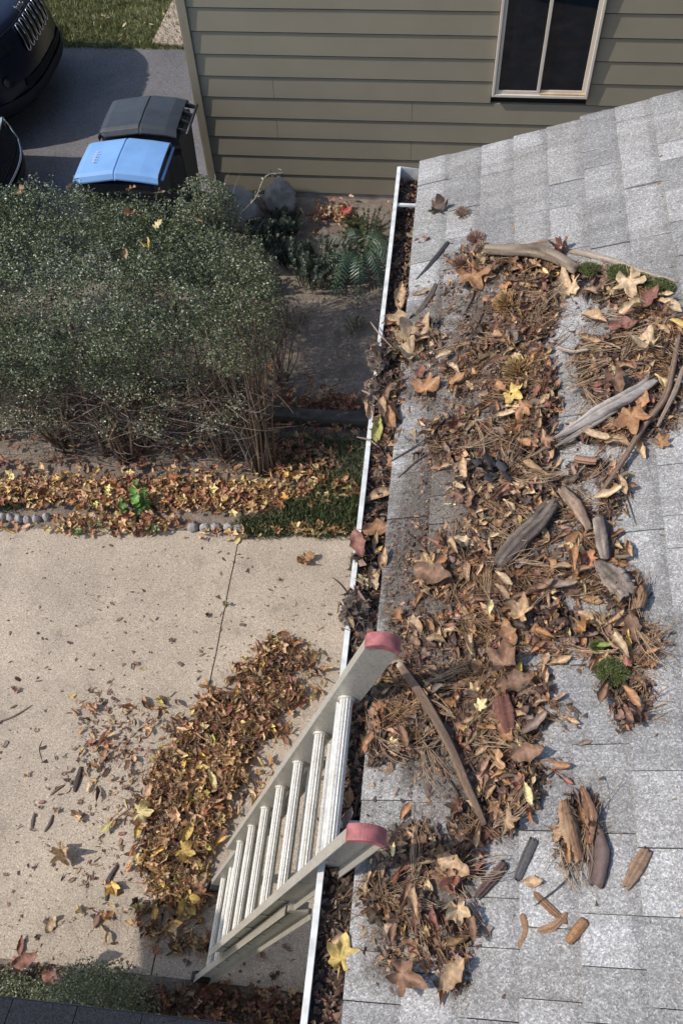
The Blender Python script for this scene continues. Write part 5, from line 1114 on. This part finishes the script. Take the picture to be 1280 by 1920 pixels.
# bed leaves: bright band along the driveway edge, the timber edging, under the hedge
BED = [(60, 928, 120, 27, 0, .85), (200, 928, 120, 30, 0, .9), (330, 930, 120, 32, 0, .95), (450, 935, 90, 32, 0, .95), (250, 880, 340, 25, 0, .25), (560, 880, 70, 60, 0, .5), (600, 920, 70, 30, 0, .5), (620, 760, 75, 16, 0, .8), (560, 830, 90, 40, 0, .35), (600, 810, 100, 20, 0, .35), (300, 780, 320, 90, 0, .25), (215, 985, 130, 20, 1, .7), (600, 998, 120, 10, 0, .6), (430, 1006, 90, 8, 0, .4), (50, 990, 80, 7, 0, .4)]
bf = gblob(BED)
xy = sample_g(3700, lambda x, y: bf(x, y)**1.3*(.3+.9*fbm(x*8, y*8, s=91)), (-3.4, -.40), (2.98, 4.8)); ci, cc = pal(len(xy), {'tan': 5, 'light tan': 5, 'brown': 2, 'reddish brown': 2.2, 'orange-brown': 4.5, 'yellow': .5, 'pale yellow': 2}); cc = np.clip(cc*np.array([1.20, 1.10, .98]), .01, .9)
u, v = pix(np.stack([xy[:, 0], xy[:, 1], xy[:, 0]*0], 1)); isr = v < 880; cr = pal(len(xy), {'reddish brown': 4, 'orange-brown': 2, 'brown': 3, 'tan': 2})[1]; cc[isr] = cr[isr]
P = np.stack([xy[:, 0], xy[:, 1], .010+.03*rng.random(len(xy))*bf(xy[:, 0], xy[:, 1])+.018*(xy[:, 1] > 3.06)], 1)
o = scatter('bed_leaves', SMALL, P, rot_from(tilt(len(xy), UPN, .5), rng.uniform(0, 6.3, len(xy))), rng.uniform(.026, .088, len(xy)), cc, M['leaf_many']); tag(o, 'bright fallen leaves banked under the hedge along the driveway edge', 'fallen leaves', kind='stuff')
NBD = [(640, 1900, 380, 60, 0, .7), (380, 1890, 130, 40, 0, .9), (60, 1850, 100, 40, 0, .5)]; nf = gblob(NBD)
xy = sample_g(900, nf, (-2.3, -.2), (-.05, .44)); ci, cc = pal(len(xy), {'reddish brown': 4, 'orange-brown': 2, 'brown': 4, 'tan': 2, 'dark brown': 3})
o = scatter('near_bed_leaves', SMALL, np.stack([xy[:, 0], xy[:, 1], .012+.02*rng.random(len(xy))], 1), rot_from(tilt(len(xy), UPN, .45), rng.uniform(0, 6.3, len(xy))), rng.uniform(.03, .08, len(xy)), cc, M['leaf_many']); tag(o, 'shaded brown leaves in the bed at the foot of the ladder', 'fallen leaves', kind='stuff')
# pale debris specks on the soil
xy = sample_g(900, lambda x, y: (x > -1.35)*.5+.1, (-2.0, -.2), (3.9, 6.7)); ci, cc = pal(len(xy), {'grey-brown': 3, 'tan': 1, 'light tan': 1, 'dark brown': 5, 'reddish brown': 1})
o = scatter('soil_debris', BITS+SMALL[:2], np.stack([xy[:, 0], xy[:, 1], .022+.005*rng.random(len(xy))], 1), rot_from(tilt(len(xy), UPN, .25), rng.uniform(0, 6.3, len(xy))), rng.gamma(2, .006, len(xy))+.004, cc, M['leaf_many']); tag(o, 'twig bits, chips and pebbles on the bare soil', 'debris', kind='stuff')

# ------------------------------------------------------------------ cobbles, timber edging, rocks
def cobble(u, v, r, seed, label):
    p = gz(u, v, .02); o = clod('edging_stone', (p[0], p[1], .005), (r, r*.85, .045), label, 'stone', M['stone'], seed, 20, .18); o['group'] = 'round edging stones along the driveway'
for i, u in enumerate([361, 384, 405, 428, 447]): cobble(u, 988 if i < 4 else 990, .040, 200+i, 'round grey edging stone in the row beside the driveway joint, %s' % ['leftmost', 'second from left', 'middle', 'fourth from left', 'rightmost'][i])
for i, (u, v) in enumerate([(20, 970), (36, 972), (52, 974), (68, 972), (4, 970), (88, 968)]): cobble(u, v, .032, 210+i, 'grey edging stone at the left edge of the bed, '+['second', 'third', 'fourth', 'fifth', 'first', 'last'][i]+' from the left of six')
for i, (u, v) in enumerate([(245, 978), (198, 976), (182, 972)]): cobble(u, v, .04, 220+i, ['grey edging stone half buried just left of the broad weed', 'grey edging stone half buried under the pale weed', 'grey edging stone half buried left of the pale weed'][i])
a, b = gz(470, 792), gz(700, 785)
tim = thing('timber_edging', 'dark weathered timber edging across the garden bed', 'timber edging', None, (a[0], a[1], 0))
mb = MB(); mb.box((-1.30, 4.10, -.02), (.3, 4.19, .085)); part(mb, 'sleeper', M['timber'], tim, bevel=.006)
tim2 = thing('timber_edging', 'dark plank lying on edge under the hedge', 'timber edging', None, (-2.2, 4.3, 0)); mb = MB(); mb.box((-3.6, 4.30, -.02), (-1.33, 4.36, .20)); part(mb, 'sleeper', M['timber'], tim2, bevel=.006)
def boulder(name, c, r, label, seed, amp=.3): return clod(name, c, r, label, 'rock', M['boulder'], seed, 36, amp)
boulder('boulder', (-1.85, 6.42, .08), (.27, .22, .20), 'large rounded grey boulder against the house wall', 301, .22)
boulder('boulder', (-1.42, 6.58, .10), (.13, .12, .18), 'angular tan-grey rock right of the large boulder', 302, .4)

# ------------------------------------------------------------------ plants
LEAFQ = (np.array([(-.5, 0, 0), (0, -.24, .07), (.5, 0, 0), (0, .24, .07)]), np.array([(0, 1, 2), (0, 2, 3)]), np.array([.85, 1.0, 1.15, 1.0]))
def foliage_pts(n, c, r, exp=2.6, shell=.30, namp=.22, nf_=5, gaps=.36, seed=0, zmin=None):
    out = []; c = np.array(c); r = np.array(r)
    while sum(map(len, out)) < n:
        q = rng.uniform(-1.12, 1.12, (3*n, 3)); d = (np.abs(q)**exp).sum(1)**(1/exp); P = c+q*r
        d2 = d+namp*(fbm(P[:, 0]*nf_, P[:, 1]*nf_, P[:, 2]*nf_, s=seed)-.5)*2
        g = fbm(P[:, 0]*11, P[:, 1]*11, P[:, 2]*11, s=seed+3, o=2)
        k = (d2 < 1) & (d2 > 1-shell) & (g > gaps)
        if zmin is not None: k &= P[:, 2] > zmin(P)
        out.append(P[k])
    return np.concatenate(out)[:n]
GREENS = np.array([(.062, .088, .045), (.100, .128, .062), (.140, .165, .085), (.180, .195, .070), (.34, .345, .25), (.22, .17, .11)])
def green(n, wts, jit=.22): i = rng.choice(len(GREENS), n, p=np.array(wts)/sum(wts)); return GREENS[i]*(1+jit*rng.standard_normal((n, 1)))

hg = thing('hedge', 'big clipped evergreen hedge with small glossy leaves beside the driveway', 'hedge', None, (-2.4, 4.2, 0))
HC, HR = (-2.83, 4.36, .95), (1.66, .76, .45)
zm = lambda P: .62+.30*(fbm(P[:, 0]*3, P[:, 1]*3, s=17)-.5)*2+.12*(P[:, 0] > -2.0)-.16*(P[:, 0] < -2.6)+.6*(P[:, 0] > -1.42)*(P[:, 1] < 4.25)
n = 150000; P = foliage_pts(n, HC, HR, 3.0, .42, .24, 6, .44, 21, zm)
out = (P-HC)/np.array(HR)**1.3; out /= np.linalg.norm(out, axis=1)[:, None]
cc = green(n, (6, 8, 6, 2.0, 2.4, .9)); pt = fbm(P[:, 0]*2.2+5, P[:, 1]*2.2, P[:, 2]*2.2, s=44); yg = (pt > .60) & (rng.random(n) < .6); cc[yg] = np.array((.10, .115, .035))*(1+.2*rng.standard_normal((yg.sum(), 1)))
br = (P[:, 2] < .85) & (rng.random(n) < .35); cc[br] = np.array((.13, .105, .08))*(1+.2*rng.standard_normal((br.sum(), 1)))
Rm = rot_from(out*.8+rng.standard_normal((n, 3))*.75, rng.uniform(0, 6.3, n)); o = scatter('foliage', [LEAFQ], P, Rm, rng.uniform(.012, .025, n), np.clip(cc, .008, .6), M['green_leaf']); child(o, hg); o['kind'] = 'stuff'
# upright shoots that break the clipped outline
ns = 2200; c = foliage_pts(ns, HC, HR, 3.0, .05, .24, 6, .3, 21, lambda P: P[:, 2]*0+.95); LP = []; LD = []
tw = MB()
for p in c:
    d = np.array([rng.normal(0, .35), rng.normal(-.15, .35), 1.0]); d /= np.linalg.norm(d); L_ = rng.uniform(.04, .11)
    for t in np.linspace(.1, 1, 8): LP.append(p+d*L_*t+rng.normal(0, .004, 3)); LD.append(d+rng.standard_normal(3)*.6)
LP, LD = np.array(LP), np.array(LD); o = scatter('shoots', [LEAFQ], LP, rot_from(rng.standard_normal((len(LP), 3))+np.array([0, -.3, .5]), rng.uniform(0, 6.3, len(LP))), rng.uniform(.012, .021, len(LP)), np.clip(green(len(LP), (4, 7, 7, 2, 3.2, .5)), .01, .6), M['green_leaf']); child(o, hg); o['kind'] = 'stuff'
# wandering spray of leaves at the back right corner
def fan(parent, base, n, spread, h, r0, colr, seed, lean=(0, 0), name='stem', n2=0, joined=False, wob=.04):
    r = np.random.default_rng(seed); J = MB()
    for i in range(n):
        a = r.uniform(0, 2*np.pi); s_ = spread*r.uniform(.25, 1); b = np.array(base)+np.array([r.normal(0, .03), r.normal(0, .03), 0])
        top = b+np.array([math.cos(a)*s_+lean[0], math.sin(a)*s_*.7+lean[1], h*r.uniform(.75, 1.05)])
        m1 = b+(top-b)*.35+np.array([r.normal(0, wob), r.normal(0, wob), 0])*1.0+np.array([0, 0, .06]); m2 = b+(top-b)*.7+np.array([r.normal(0, wob), r.normal(0, wob), 0])
        pts = spline([b, m1, m2, top], 9); rr = np.linspace(r0*r.uniform(.6, 1.1), r0*.3, 9); c = np.array(colr)*(1+.2*r.standard_normal())
        if joined: J.tube(pts, rr, 5, c)
        else: mb = MB(); mb.tube(pts, rr, 6, c); o = mb.build(name, M['bark_stem'], smooth=True); child(o, parent)
        for k in range(n2):
            t = r.integers(3, 8); p = pts[t]; q = p+np.array([r.normal(0, .14), r.normal(0, .14), r.uniform(.02, .18)]); J.tube(spline([p, (p+q)/2+r.normal(0, .015, 3), q], 4), [r0*.28, r0*.2, r0*.14, r0*.08], 4, c*1.25)
    if J.V: o = J.build('twigs', M['bark_stem']); child(o, parent); o['kind'] = 'stuff'
for i, (x, y, n_, ln_) in enumerate([(-2.12, 3.68, 11, (-.15, .25)), (-2.0, 3.85, 7, (.15, .25)), (-2.6, 3.75, 9, (-.1, .2)), (-3.2, 3.8, 8, (0, .1)), (-1.6, 3.9, 8, (.0, .2)), (-3.6, 4.0, 5, (0, .1))]):
    fan(hg, (x, y, 0), n_, .42, .95, .013, (.17, .115, .08), 400+i, ln_, n2=7)
for i, (x, y, tx, ty, r0) in enumerate([(-2.12, 3.70, -2.45, 4.2, .024), (-2.08, 3.72, -1.85, 4.25, .020), (-2.62, 3.8, -2.9, 4.3, .022), (-1.62, 3.85, -1.75, 4.4, .020), (-3.15, 3.85, -3.2, 4.4, .022), (-2.3, 3.72, -2.62, 4.1, .018)]):
    mb = MB(); mb.tube(spline([(x, y, -.03), (x+(tx-x)*.25, y+(ty-y)*.3, .30), (x+(tx-x)*.7, y+(ty-y)*.6, .62), (tx, ty, 1.0)], 12), np.linspace(r0, r0*.5, 12)*(1+.15*np.sin(np.arange(12)*2.1)), 9, (.15, .11, .08)); o = mb.build('trunk', M['bark_stem'], smooth=True); child(o, hg)
# tangle of fine bare twigs on the front of the hedge
J = MB(); r = np.random.default_rng(5)
for i in range(760):
    x = r.uniform(-3.1, -1.15); y = r.uniform(3.58, 4.0); z = r.uniform(.05, .72); a = r.uniform(0, 6.3); L_ = r.uniform(.10, .32)
    d = np.array([math.cos(a), math.sin(a)*.5, r.uniform(-.25, .6)]); p = np.array([x, y, z]); q = p+d*L_; c = np.array(random.choice([(.13, .09, .07), (.18, .14, .12), (.11, .07, .048), (.25, .21, .185)]))
    J.tube(spline([p, (p+q)/2+r.normal(0, .02, 3), q], 5), [.0026, .0022, .0018, .0013, .0008], 4, c)
    if i % 2: J.tube(spline([(p+q)/2, (p+q)/2+np.array([r.normal(0, .06), r.normal(0, .03), r.uniform(0, .09)])], 3), [.0022, .0016, .001], 3, c*1.1)
o = J.build('dead_twigs', M['bark_stem']); child(o, hg); o['kind'] = 'stuff'
n = 26000; x = rng.uniform(-3.2, -1.2, n); P = np.stack([x, rng.uniform(3.55, 3.95, n), .35+.5*rng.random(n)], 1); P = P[fbm(P[:, 0]*6, P[:, 1]*6, P[:, 2]*6, s=99) > .50+.08*(P[:, 0] > -2.4)]; n = len(P)
cc = green(n, (3, 4, 4, 1, 5, 4)); o = scatter('sparse_leaves', [LEAFQ], P, rot_from(rng.standard_normal((n, 3))+np.array([0, -.4, .4]), rng.uniform(0, 6.3, n)), rng.uniform(.013, .022, n), np.clip(cc*1.2, .01, .6), M['green_leaf']); child(o, hg); o['kind'] = 'stuff'

sh = thing('shrub', 'tall bare-stemmed shrub fanning up at the right end of the hedge', 'shrub', None, (-1.13, 3.66, 0))
fan(sh, (-1.13, 3.66, 0), 34, .24, 1.18, .009, (.15, .105, .075), 500, (-.08, .30), n2=3, wob=.02)
fan(sh, (-1.40, 3.75, 0), 14, .20, .90, .010, (.15, .11, .08), 501, (-.05, .15), n2=7, wob=.03)
P = foliage_pts(9000, (-1.22, 4.18, 1.02), (.24, .50, .34), 2, .9, .3, 6, .44, 31); n = len(P); cc = green(n, (4, 5, 4, 3, 1.5, 3))
o = scatter('foliage', [LEAFQ], P, rot_from(rng.standard_normal((n, 3))+np.array([0, -.3, .4]), rng.uniform(0, 6.3, n)), rng.uniform(.013, .022, n), np.clip(cc, .01, .6), M['green_leaf']); child(o, sh); o['kind'] = 'stuff'
sh2 = thing('shrub', 'leggy shrub with a long leafy sprig reaching towards the house wall', 'shrub', None, (-1.45, 5.1, 0))
fan(sh2, (-1.55, 5.02, 0), 16, .20, 1.22, .008, (.25, .19, .15), 510, (-.02, .12), n2=6)
P = foliage_pts(9000, (-1.60, 4.98, 1.16), (.22, .24, .22), 2, .9, .3, 6, .44, 41); n = len(P); cc = green(n, (4, 5, 5, 1.5, 3.4, 2))
o = scatter('foliage', [LEAFQ], P, rot_from(rng.standard_normal((n, 3))+np.array([0, -.3, .4]), rng.uniform(0, 6.3, n)), rng.uniform(.012, .022, n), np.clip(cc, .01, .6), M['green_leaf']); child(o, sh2); o['kind'] = 'stuff'
J = MB(); sp = spline([(-1.40, 5.2, 1.02), (-1.30, 5.22, 1.12), (-1.22, 5.25, 1.27), (-1.10, 5.26, 1.30)], 14); J.tube(sp, np.linspace(.006, .002, 14), 5, (.34, .30, .24)); o = J.build('long_sprig', M['bark_stem']); child(o, sh2)
LP = np.repeat(sp[3:], 6, 0)+rng.normal(0, .014, (66, 3)); o = scatter('sprig_leaves', [LEAFQ], LP, rot_from(rng.standard_normal((66, 3)), rng.uniform(0, 6, 66)), rng.uniform(.014, .024, 66), green(66, (2, 3, 3, 2, 5, 2)), M['green_leaf']); child(o, sh2); o['kind'] = 'stuff'
# right edge twiggy growth with sparse leaves beside the dirt
fan(thing('shrub', 'thin twiggy shrub with grey seed heads at the hedge corner', 'shrub', None, (-1.1, 4.55, 0)), (-1.12, 4.50, 0), 16, .16, .72, .006, (.19, .14, .11), 520, (.02, .10), n2=8)

# leafy clumps near the wall
def spriggy(name, label, c, r, h, n, cols, seed, leafw=.006, leafl=.03, droop=.2, cat='plant', spr=26):
    rr = np.random.default_rng(seed); t = thing(name, label, cat, None, (c[0], c[1], 0)); V = MB(); LP, LR, LC, LS = [], [], [], []
    for i in range(spr):
        a = rr.uniform(0, 6.3); q = rr.uniform(0, 1)**.6; b = np.array([c[0]+math.cos(a)*r*q*.6, c[1]+math.sin(a)*r*q*.6, 0]); hh_ = h*rr.uniform(.7, 1.1)*(1-.35*q)
        tip = b+np.array([math.cos(a)*r*.5*q, math.sin(a)*r*.5*q, hh_]); mid = (b+tip)/2+np.array([0, 0, hh_*.18]); tip[2] -= droop*hh_*q
        pts = spline([b, mid, tip], 10); V.tube(pts, np.linspace(.004, .0015, 10), 4, (.10, .11, .06)); c0 = np.array(cols[rr.integers(0, len(cols))])*(1+.2*rr.standard_normal())
        for k in range(n):
            u_ = rr.uniform(.15, 1)*9; j = min(8, int(u_)); p = pts[j]+(pts[j+1]-pts[j])*(u_-j); d = pts[j+1]-pts[j]; d /= np.linalg.norm(d)
            ax = rr.standard_normal(3); ax -= ax.dot(d)*d; ax /= np.linalg.norm(ax); xd = ax*.8+d*.55; xd /= np.linalg.norm(xd); yd = np.cross(d, xd); yd /= np.linalg.norm(yd)
            LP.append(p+xd*leafl*.5); LR.append(np.stack([xd, yd, np.cross(xd, yd)], 1)); LC.append(c0*(1+.15*rr.standard_normal())); LS.append(leafl*rr.uniform(.6, 1.15)*(1.15-.4*u_/9))
    o = V.build('stalks', M['bark_stem']); child(o, t); o['kind'] = 'stuff'
    k = leafw/leafl; lf = (np.array([(-.5, 0, 0), (0, -k, .03), (.5, 0, -.05), (0, k, .03)]), np.array([(0, 1, 2), (0, 2, 3)]), np.array([.8, 1.0, 1.2, 1.0]))
    o = scatter('foliage', [lf], np.array(LP), np.array(LR), np.array(LS), np.clip(np.array(LC), .01, .8), M['green_leaf']); child(o, t); o['kind'] = 'stuff'; return t
BG = [(.055, .085, .055), (.075, .105, .070), (.045, .075, .05)]; GG = [(.07, .11, .035), (.05, .085, .03)]
PL = [((-1.50, 6.02), .20, .30, 'blue-green spurge clump in front of the large boulder'), ((-1.72, 5.72), .22, .30, 'shaded blue-green clump nearest the hedge'), ((-1.32, 6.26), .15, .26, 'small blue-green clump below the angular rock'), ((-1.20, 5.80), .19, .30, 'blue-green clump left of the upright spurges'),
      ((-1.42, 5.48), .18, .26, 'low dark green clump beside the leggy shrub')]
for i, (c, r, h, lb) in enumerate(PL): spriggy('spurge', lb, c, r, h, 60, BG, 600+i, .007, .030, .15, spr=34)
for i, (c, lb) in enumerate([((-.98, 5.86), 'upright grey-green spurge left of the fern'), ((-.86, 5.62), 'grey-green spurge with long upright tails'), ((-1.04, 5.58), 'short spurge at the front of the row'), ((-.72, 5.78), 'dark spurge beside the fern')]):
    spriggy('spurge', lb, c, .15, .34, 90, [(.075, .10, .075), (.095, .12, .09), (.05, .08, .05)], 620+i, .005, .026, .1, spr=20)
spriggy('ground_cover', 'olive mounded plant against the gutter end below the wall', (-.62, 6.25), .26, .20, 50, [(.10, .12, .05), (.13, .14, .06)], 640, .006, .024, .2, spr=46)
spriggy('dry_plant', 'small dry yellowish plant alone on the bare soil', (-1.16, 5.12), .22, .16, 14, [(.20, .18, .09), (.28, .22, .13), (.12, .14, .06)], 641, .007, .020, .3, spr=34)
spriggy('dry_plant', 'sparse dry seedling on the soil near the gutter', (-.62, 5.12), .12, .10, 10, [(.20, .20, .10), (.15, .16, .07)], 642, .006, .018, .3, spr=20)
# fern: arching fronds with leaflets
fn = thing('fern', 'dark green fern with arching fronds beside the gutter', 'fern', None, (-.62, 5.75, 0)); rr = np.random.default_rng(77)
for i in range(20):
    a = -2.6+i*.19+rr.normal(0, .15); L_ = rr.uniform(.28, .42); b = np.array([-.62, 5.80, .02]); d = np.array([math.cos(a), math.sin(a), 0])
    if i > 15: d = np.array([math.cos(a*3), abs(math.sin(a*3)), 0])
    pts = spline([b, b+d*L_*.35+np.array([0, 0, .26]), b+d*L_*.8+np.array([0, 0, .22]), b+d*L_*1.15+np.array([0, 0, .02])], 22); mb = MB(); mb.tube(pts, np.linspace(.003, .001, 22), 4, (.10, .12, .05)); T, Nn, B_ = frames(pts)
    for k in range(2, 22):
        w_ = .055*math.sin(math.pi*min(1, (k/22)**.7))+.008
        for s_ in (-1, 1):
            sd = np.cross(T[k], UPN); sd /= np.linalg.norm(sd); p = pts[k]; q = p+sd*s_*w_+T[k]*.018-np.array([0, 0, w_*.5]); mb.add([p-T[k]*.006, p+T[k]*.006, (p+q)/2+T[k]*.009, q, (p+q)/2-T[k]*.006], [(0, 1, 2, 3, 4)], np.array(random.choice([(.045, .085, .05), (.065, .105, .065), (.032, .062, .038)])))
    o = mb.build('frond', M['green_leaf']); child(o, fn)
# broad-leaved weed and little weeds at the driveway edge
def weed(u, v, r, n, label, colr, lw=.04, hgt=.12):
    c = gz(u, v); t = thing('weed', label, 'weed', None, (c[0], c[1], 0)); rr = np.random.default_rng(int(u*7+v)); lib = [leaf_simple(.75, .5, .7, .2, 800+q, 6, 4, .08, False) for q in range(3)]
    for i in range(n):
        a = rr.uniform(0, 6.3); q = rr.uniform(.15, 1); P = np.array([[c[0]+math.cos(a)*r*q, c[1]+math.sin(a)*r*q*.7, .03+hgt*rr.random()]]); k = rr.integers(0, 3)
        o = scatter('leaf', lib, P, rot_from(UPN[None]+rr.standard_normal((1, 3))*.4, np.array([a])), np.array([lw*rr.uniform(.6, 1.2)]), np.array([colr])*(1+.2*rr.standard_normal((1, 1))), M['green_leaf'], np.array([k])); child(o, t)
    mb = MB()
    for i in range(6): a = rr.uniform(0, 6.3); mb.tube(spline([(c[0], c[1], 0), (c[0]+math.cos(a)*r*.4, c[1]+math.sin(a)*r*.3, hgt*.7), (c[0]+math.cos(a)*r*.8, c[1]+math.sin(a)*r*.6, hgt)], 6), [.003]*6, 4, (.10, .14, .05))
    o = mb.build('stems', M['bark_stem']); child(o, t); return t
weed(272, 955, .09, 22, 'bright green broad-leaved weed in the leaves at the driveway edge', (.13, .25, .05), .075, .16)
weed(238, 965, .05, 8, 'bright green shoot just left of the broad-leaved weed', (.12, .23, .05), .06, .12)
weed(292, 1000, .05, 14, 'low dark green weed spilling onto the concrete below the broad-leaved weed', (.07, .12, .03), .03, .05)
weed(150, 1003, .05, 12, 'small green weed at the edge of the concrete on the left', (.11, .17, .05), .03, .05)
weed(195, 990, .06, 14, 'pale weed among fallen leaves at the concrete edge', (.20, .22, .09), .03, .06)
weed(262, 920, .04, 8, 'small green tuft above the broad-leaved weed', (.15, .23, .08), .03, .10)
weed(425, 1135, .018, 16, 'tiny olive weed growing in the driveway joint', (.20, .19, .08), .016, .015)

# grass strip by the gutter, lawn beyond the asphalt, moss of the far edge
def grass(name, label, n, fn, xr, yr, z0, hl, cols, wv=.004):
    xy = sample_g(n, fn, xr, yr); lib = [(np.array([(-.07, 0, 0), (.07, 0, 0), (b*.5, 0, .6), (b, .1, 1.0)]), np.array([(0, 1, 2), (2, 1, 3)]), np.array([.6, .6, 1, 1.2])) for b in (.1, .35, -.3, .6)]
    cc = np.array(cols)[rng.integers(0, len(cols), n)]*(1+.2*rng.standard_normal((n, 1)))
    R = rot_from(tilt(n, UPN, .35), rng.uniform(0, 6.3, n)); o = scatter(name, lib, np.stack([xy[:, 0], xy[:, 1], np.full(n, z0)], 1), R, rng.uniform(*hl, n), np.clip(cc, .01, .8), M['green_leaf']); tag(o, label, 'grass', kind='stuff'); return o
GB_ = [(610, 960, 90, 45, 0, .9), (640, 920, 60, 40, 0, .6), (620, 850, 80, 50, 0, .25), (500, 990, 60, 20, 0, .8), (600, 988, 100, 16, 0, .9), (20, 940, 40, 20, 0, .3)]
grass('grass', 'short shaded grass growing beside the gutter at the driveway edge', 11000, gblob(GB_), (-3, -.30), (2.95, 4.0), .005, (.03, .075), [(.09, .12, .045), (.13, .155, .07), (.07, .10, .04), (.19, .18, .10)])
grass('lawn_grass', 'sunlit front lawn grass beyond the asphalt', 60000, lambda x, y: .25+.75*fbm(x*2, y*2, s=7), (-7.5, -2.8), (9.12, 13.0), .03, (.04, .085), [(.17, .19, .065), (.22, .22, .09), (.13, .16, .05), (.29, .26, .14)])
xy = sample_g(60, lambda x, y: x*0+.5, (-6, -2.9), (9.2, 12)); o = scatter('lawn_leaves', SMALL, np.stack([xy[:, 0], xy[:, 1], np.full(60, .09)], 1), rot_from(tilt(60, UPN, .3), rng.uniform(0, 6, 60)), rng.uniform(.04, .08, 60), pal(60, {'light tan': 3, 'pale yellow': 3})[1], M['leaf_many']); tag(o, 'few pale leaves dotted on the front lawn', 'leaves', kind='stuff')
# red and orange leaves against the wall
xy = np.stack([rng.normal(-.93, .10, 130), rng.normal(6.48, .09, 130)], 1); o = scatter('wall_leaves', SMALL, np.stack([xy[:, 0], xy[:, 1], .03+.03*rng.random(130)], 1), rot_from(tilt(130, UPN, .4), rng.uniform(0, 6, 130)), rng.uniform(.03, .08, 130), pal(130, {'light tan': 3, 'reddish brown': 3, 'orange-brown': 3, 'tan': 2})[1]*1.15, M['leaf_many']); tag(o, 'small drift of red and tan leaves against the house wall', 'leaves', kind='stuff')
o = put_leaf(9, (-.83, 6.46, .08), np.array([0, -.4, 1]), .5, .13, (.50, .12, .09), 0, 'pinkish red leaf by the house wall behind the spurges', None)
# leaves caught on top of the hedge
for (u, v, cn, k, lb) in [(298, 424, 'pale yellow', 8, 'pale yellow leaf lying on top of the hedge'), (280, 466, 'yellow', 11, 'yellow folded leaf lower on the hedge'), (240, 402, 'orange-brown', 9, 'tan-pink leaf on the hedge left of the pale yellow one'), (246, 356, 'orange-brown', 8, 'spread brown leaf at the top of the hedge near the blue bin'),
        (300, 362, 'tan', 2, 'small curled tan leaf at the top of the hedge'), (132, 350, 'tan', 4, 'narrow leaf standing in the hedge top behind the cars'), (40, 360, 'tan', 9, 'tan leaf in the hedge top at the far left'), (370, 412, 'tan', 2, 'thin tan leaf at the right part of the hedge top'), (236, 478, 'tan', 1, 'brown leaf low in the hedge front')]:
    p = gz(u, v, 1.41); put_leaf(k, p, UPN+rng.standard_normal(3)*.3, rng.uniform(0, 6), .085, np.array(PAL[cn]), cn, lb, None)

# corner shrub at the near left
cs = thing('shrub', 'low small-leaved shrub at the near left corner in front of the porch roof', 'shrub', None, (-1.5, .3, 0))
P = np.concatenate([foliage_pts(14000, (-1.36, .28, .28), (.26, .17, .32), 2.2, .7, .4, 9, .42, 61), foliage_pts(6000, (-1.85, .25, .15), (.35, .14, .18), 2.2, .7, .4, 9, .45, 62)]); n = len(P); cc = green(n, (3, 5, 5, 3, 3, 1))
o = scatter('foliage', [LEAFQ], P, rot_from(rng.standard_normal((n, 3))+np.array([0, 0, .6]), rng.uniform(0, 6.3, n)), rng.uniform(.010, .019, n), np.clip(cc*1.1, .01, .6), M['green_leaf']); child(o, cs); o['kind'] = 'stuff'
fan(cs, (-1.4, .28, 0), 14, .22, .40, .005, (.18, .14, .1), 530, (0, 0), n2=5, joined=True)
# hide the font datablock, tidy
S.render.film_transparent = False
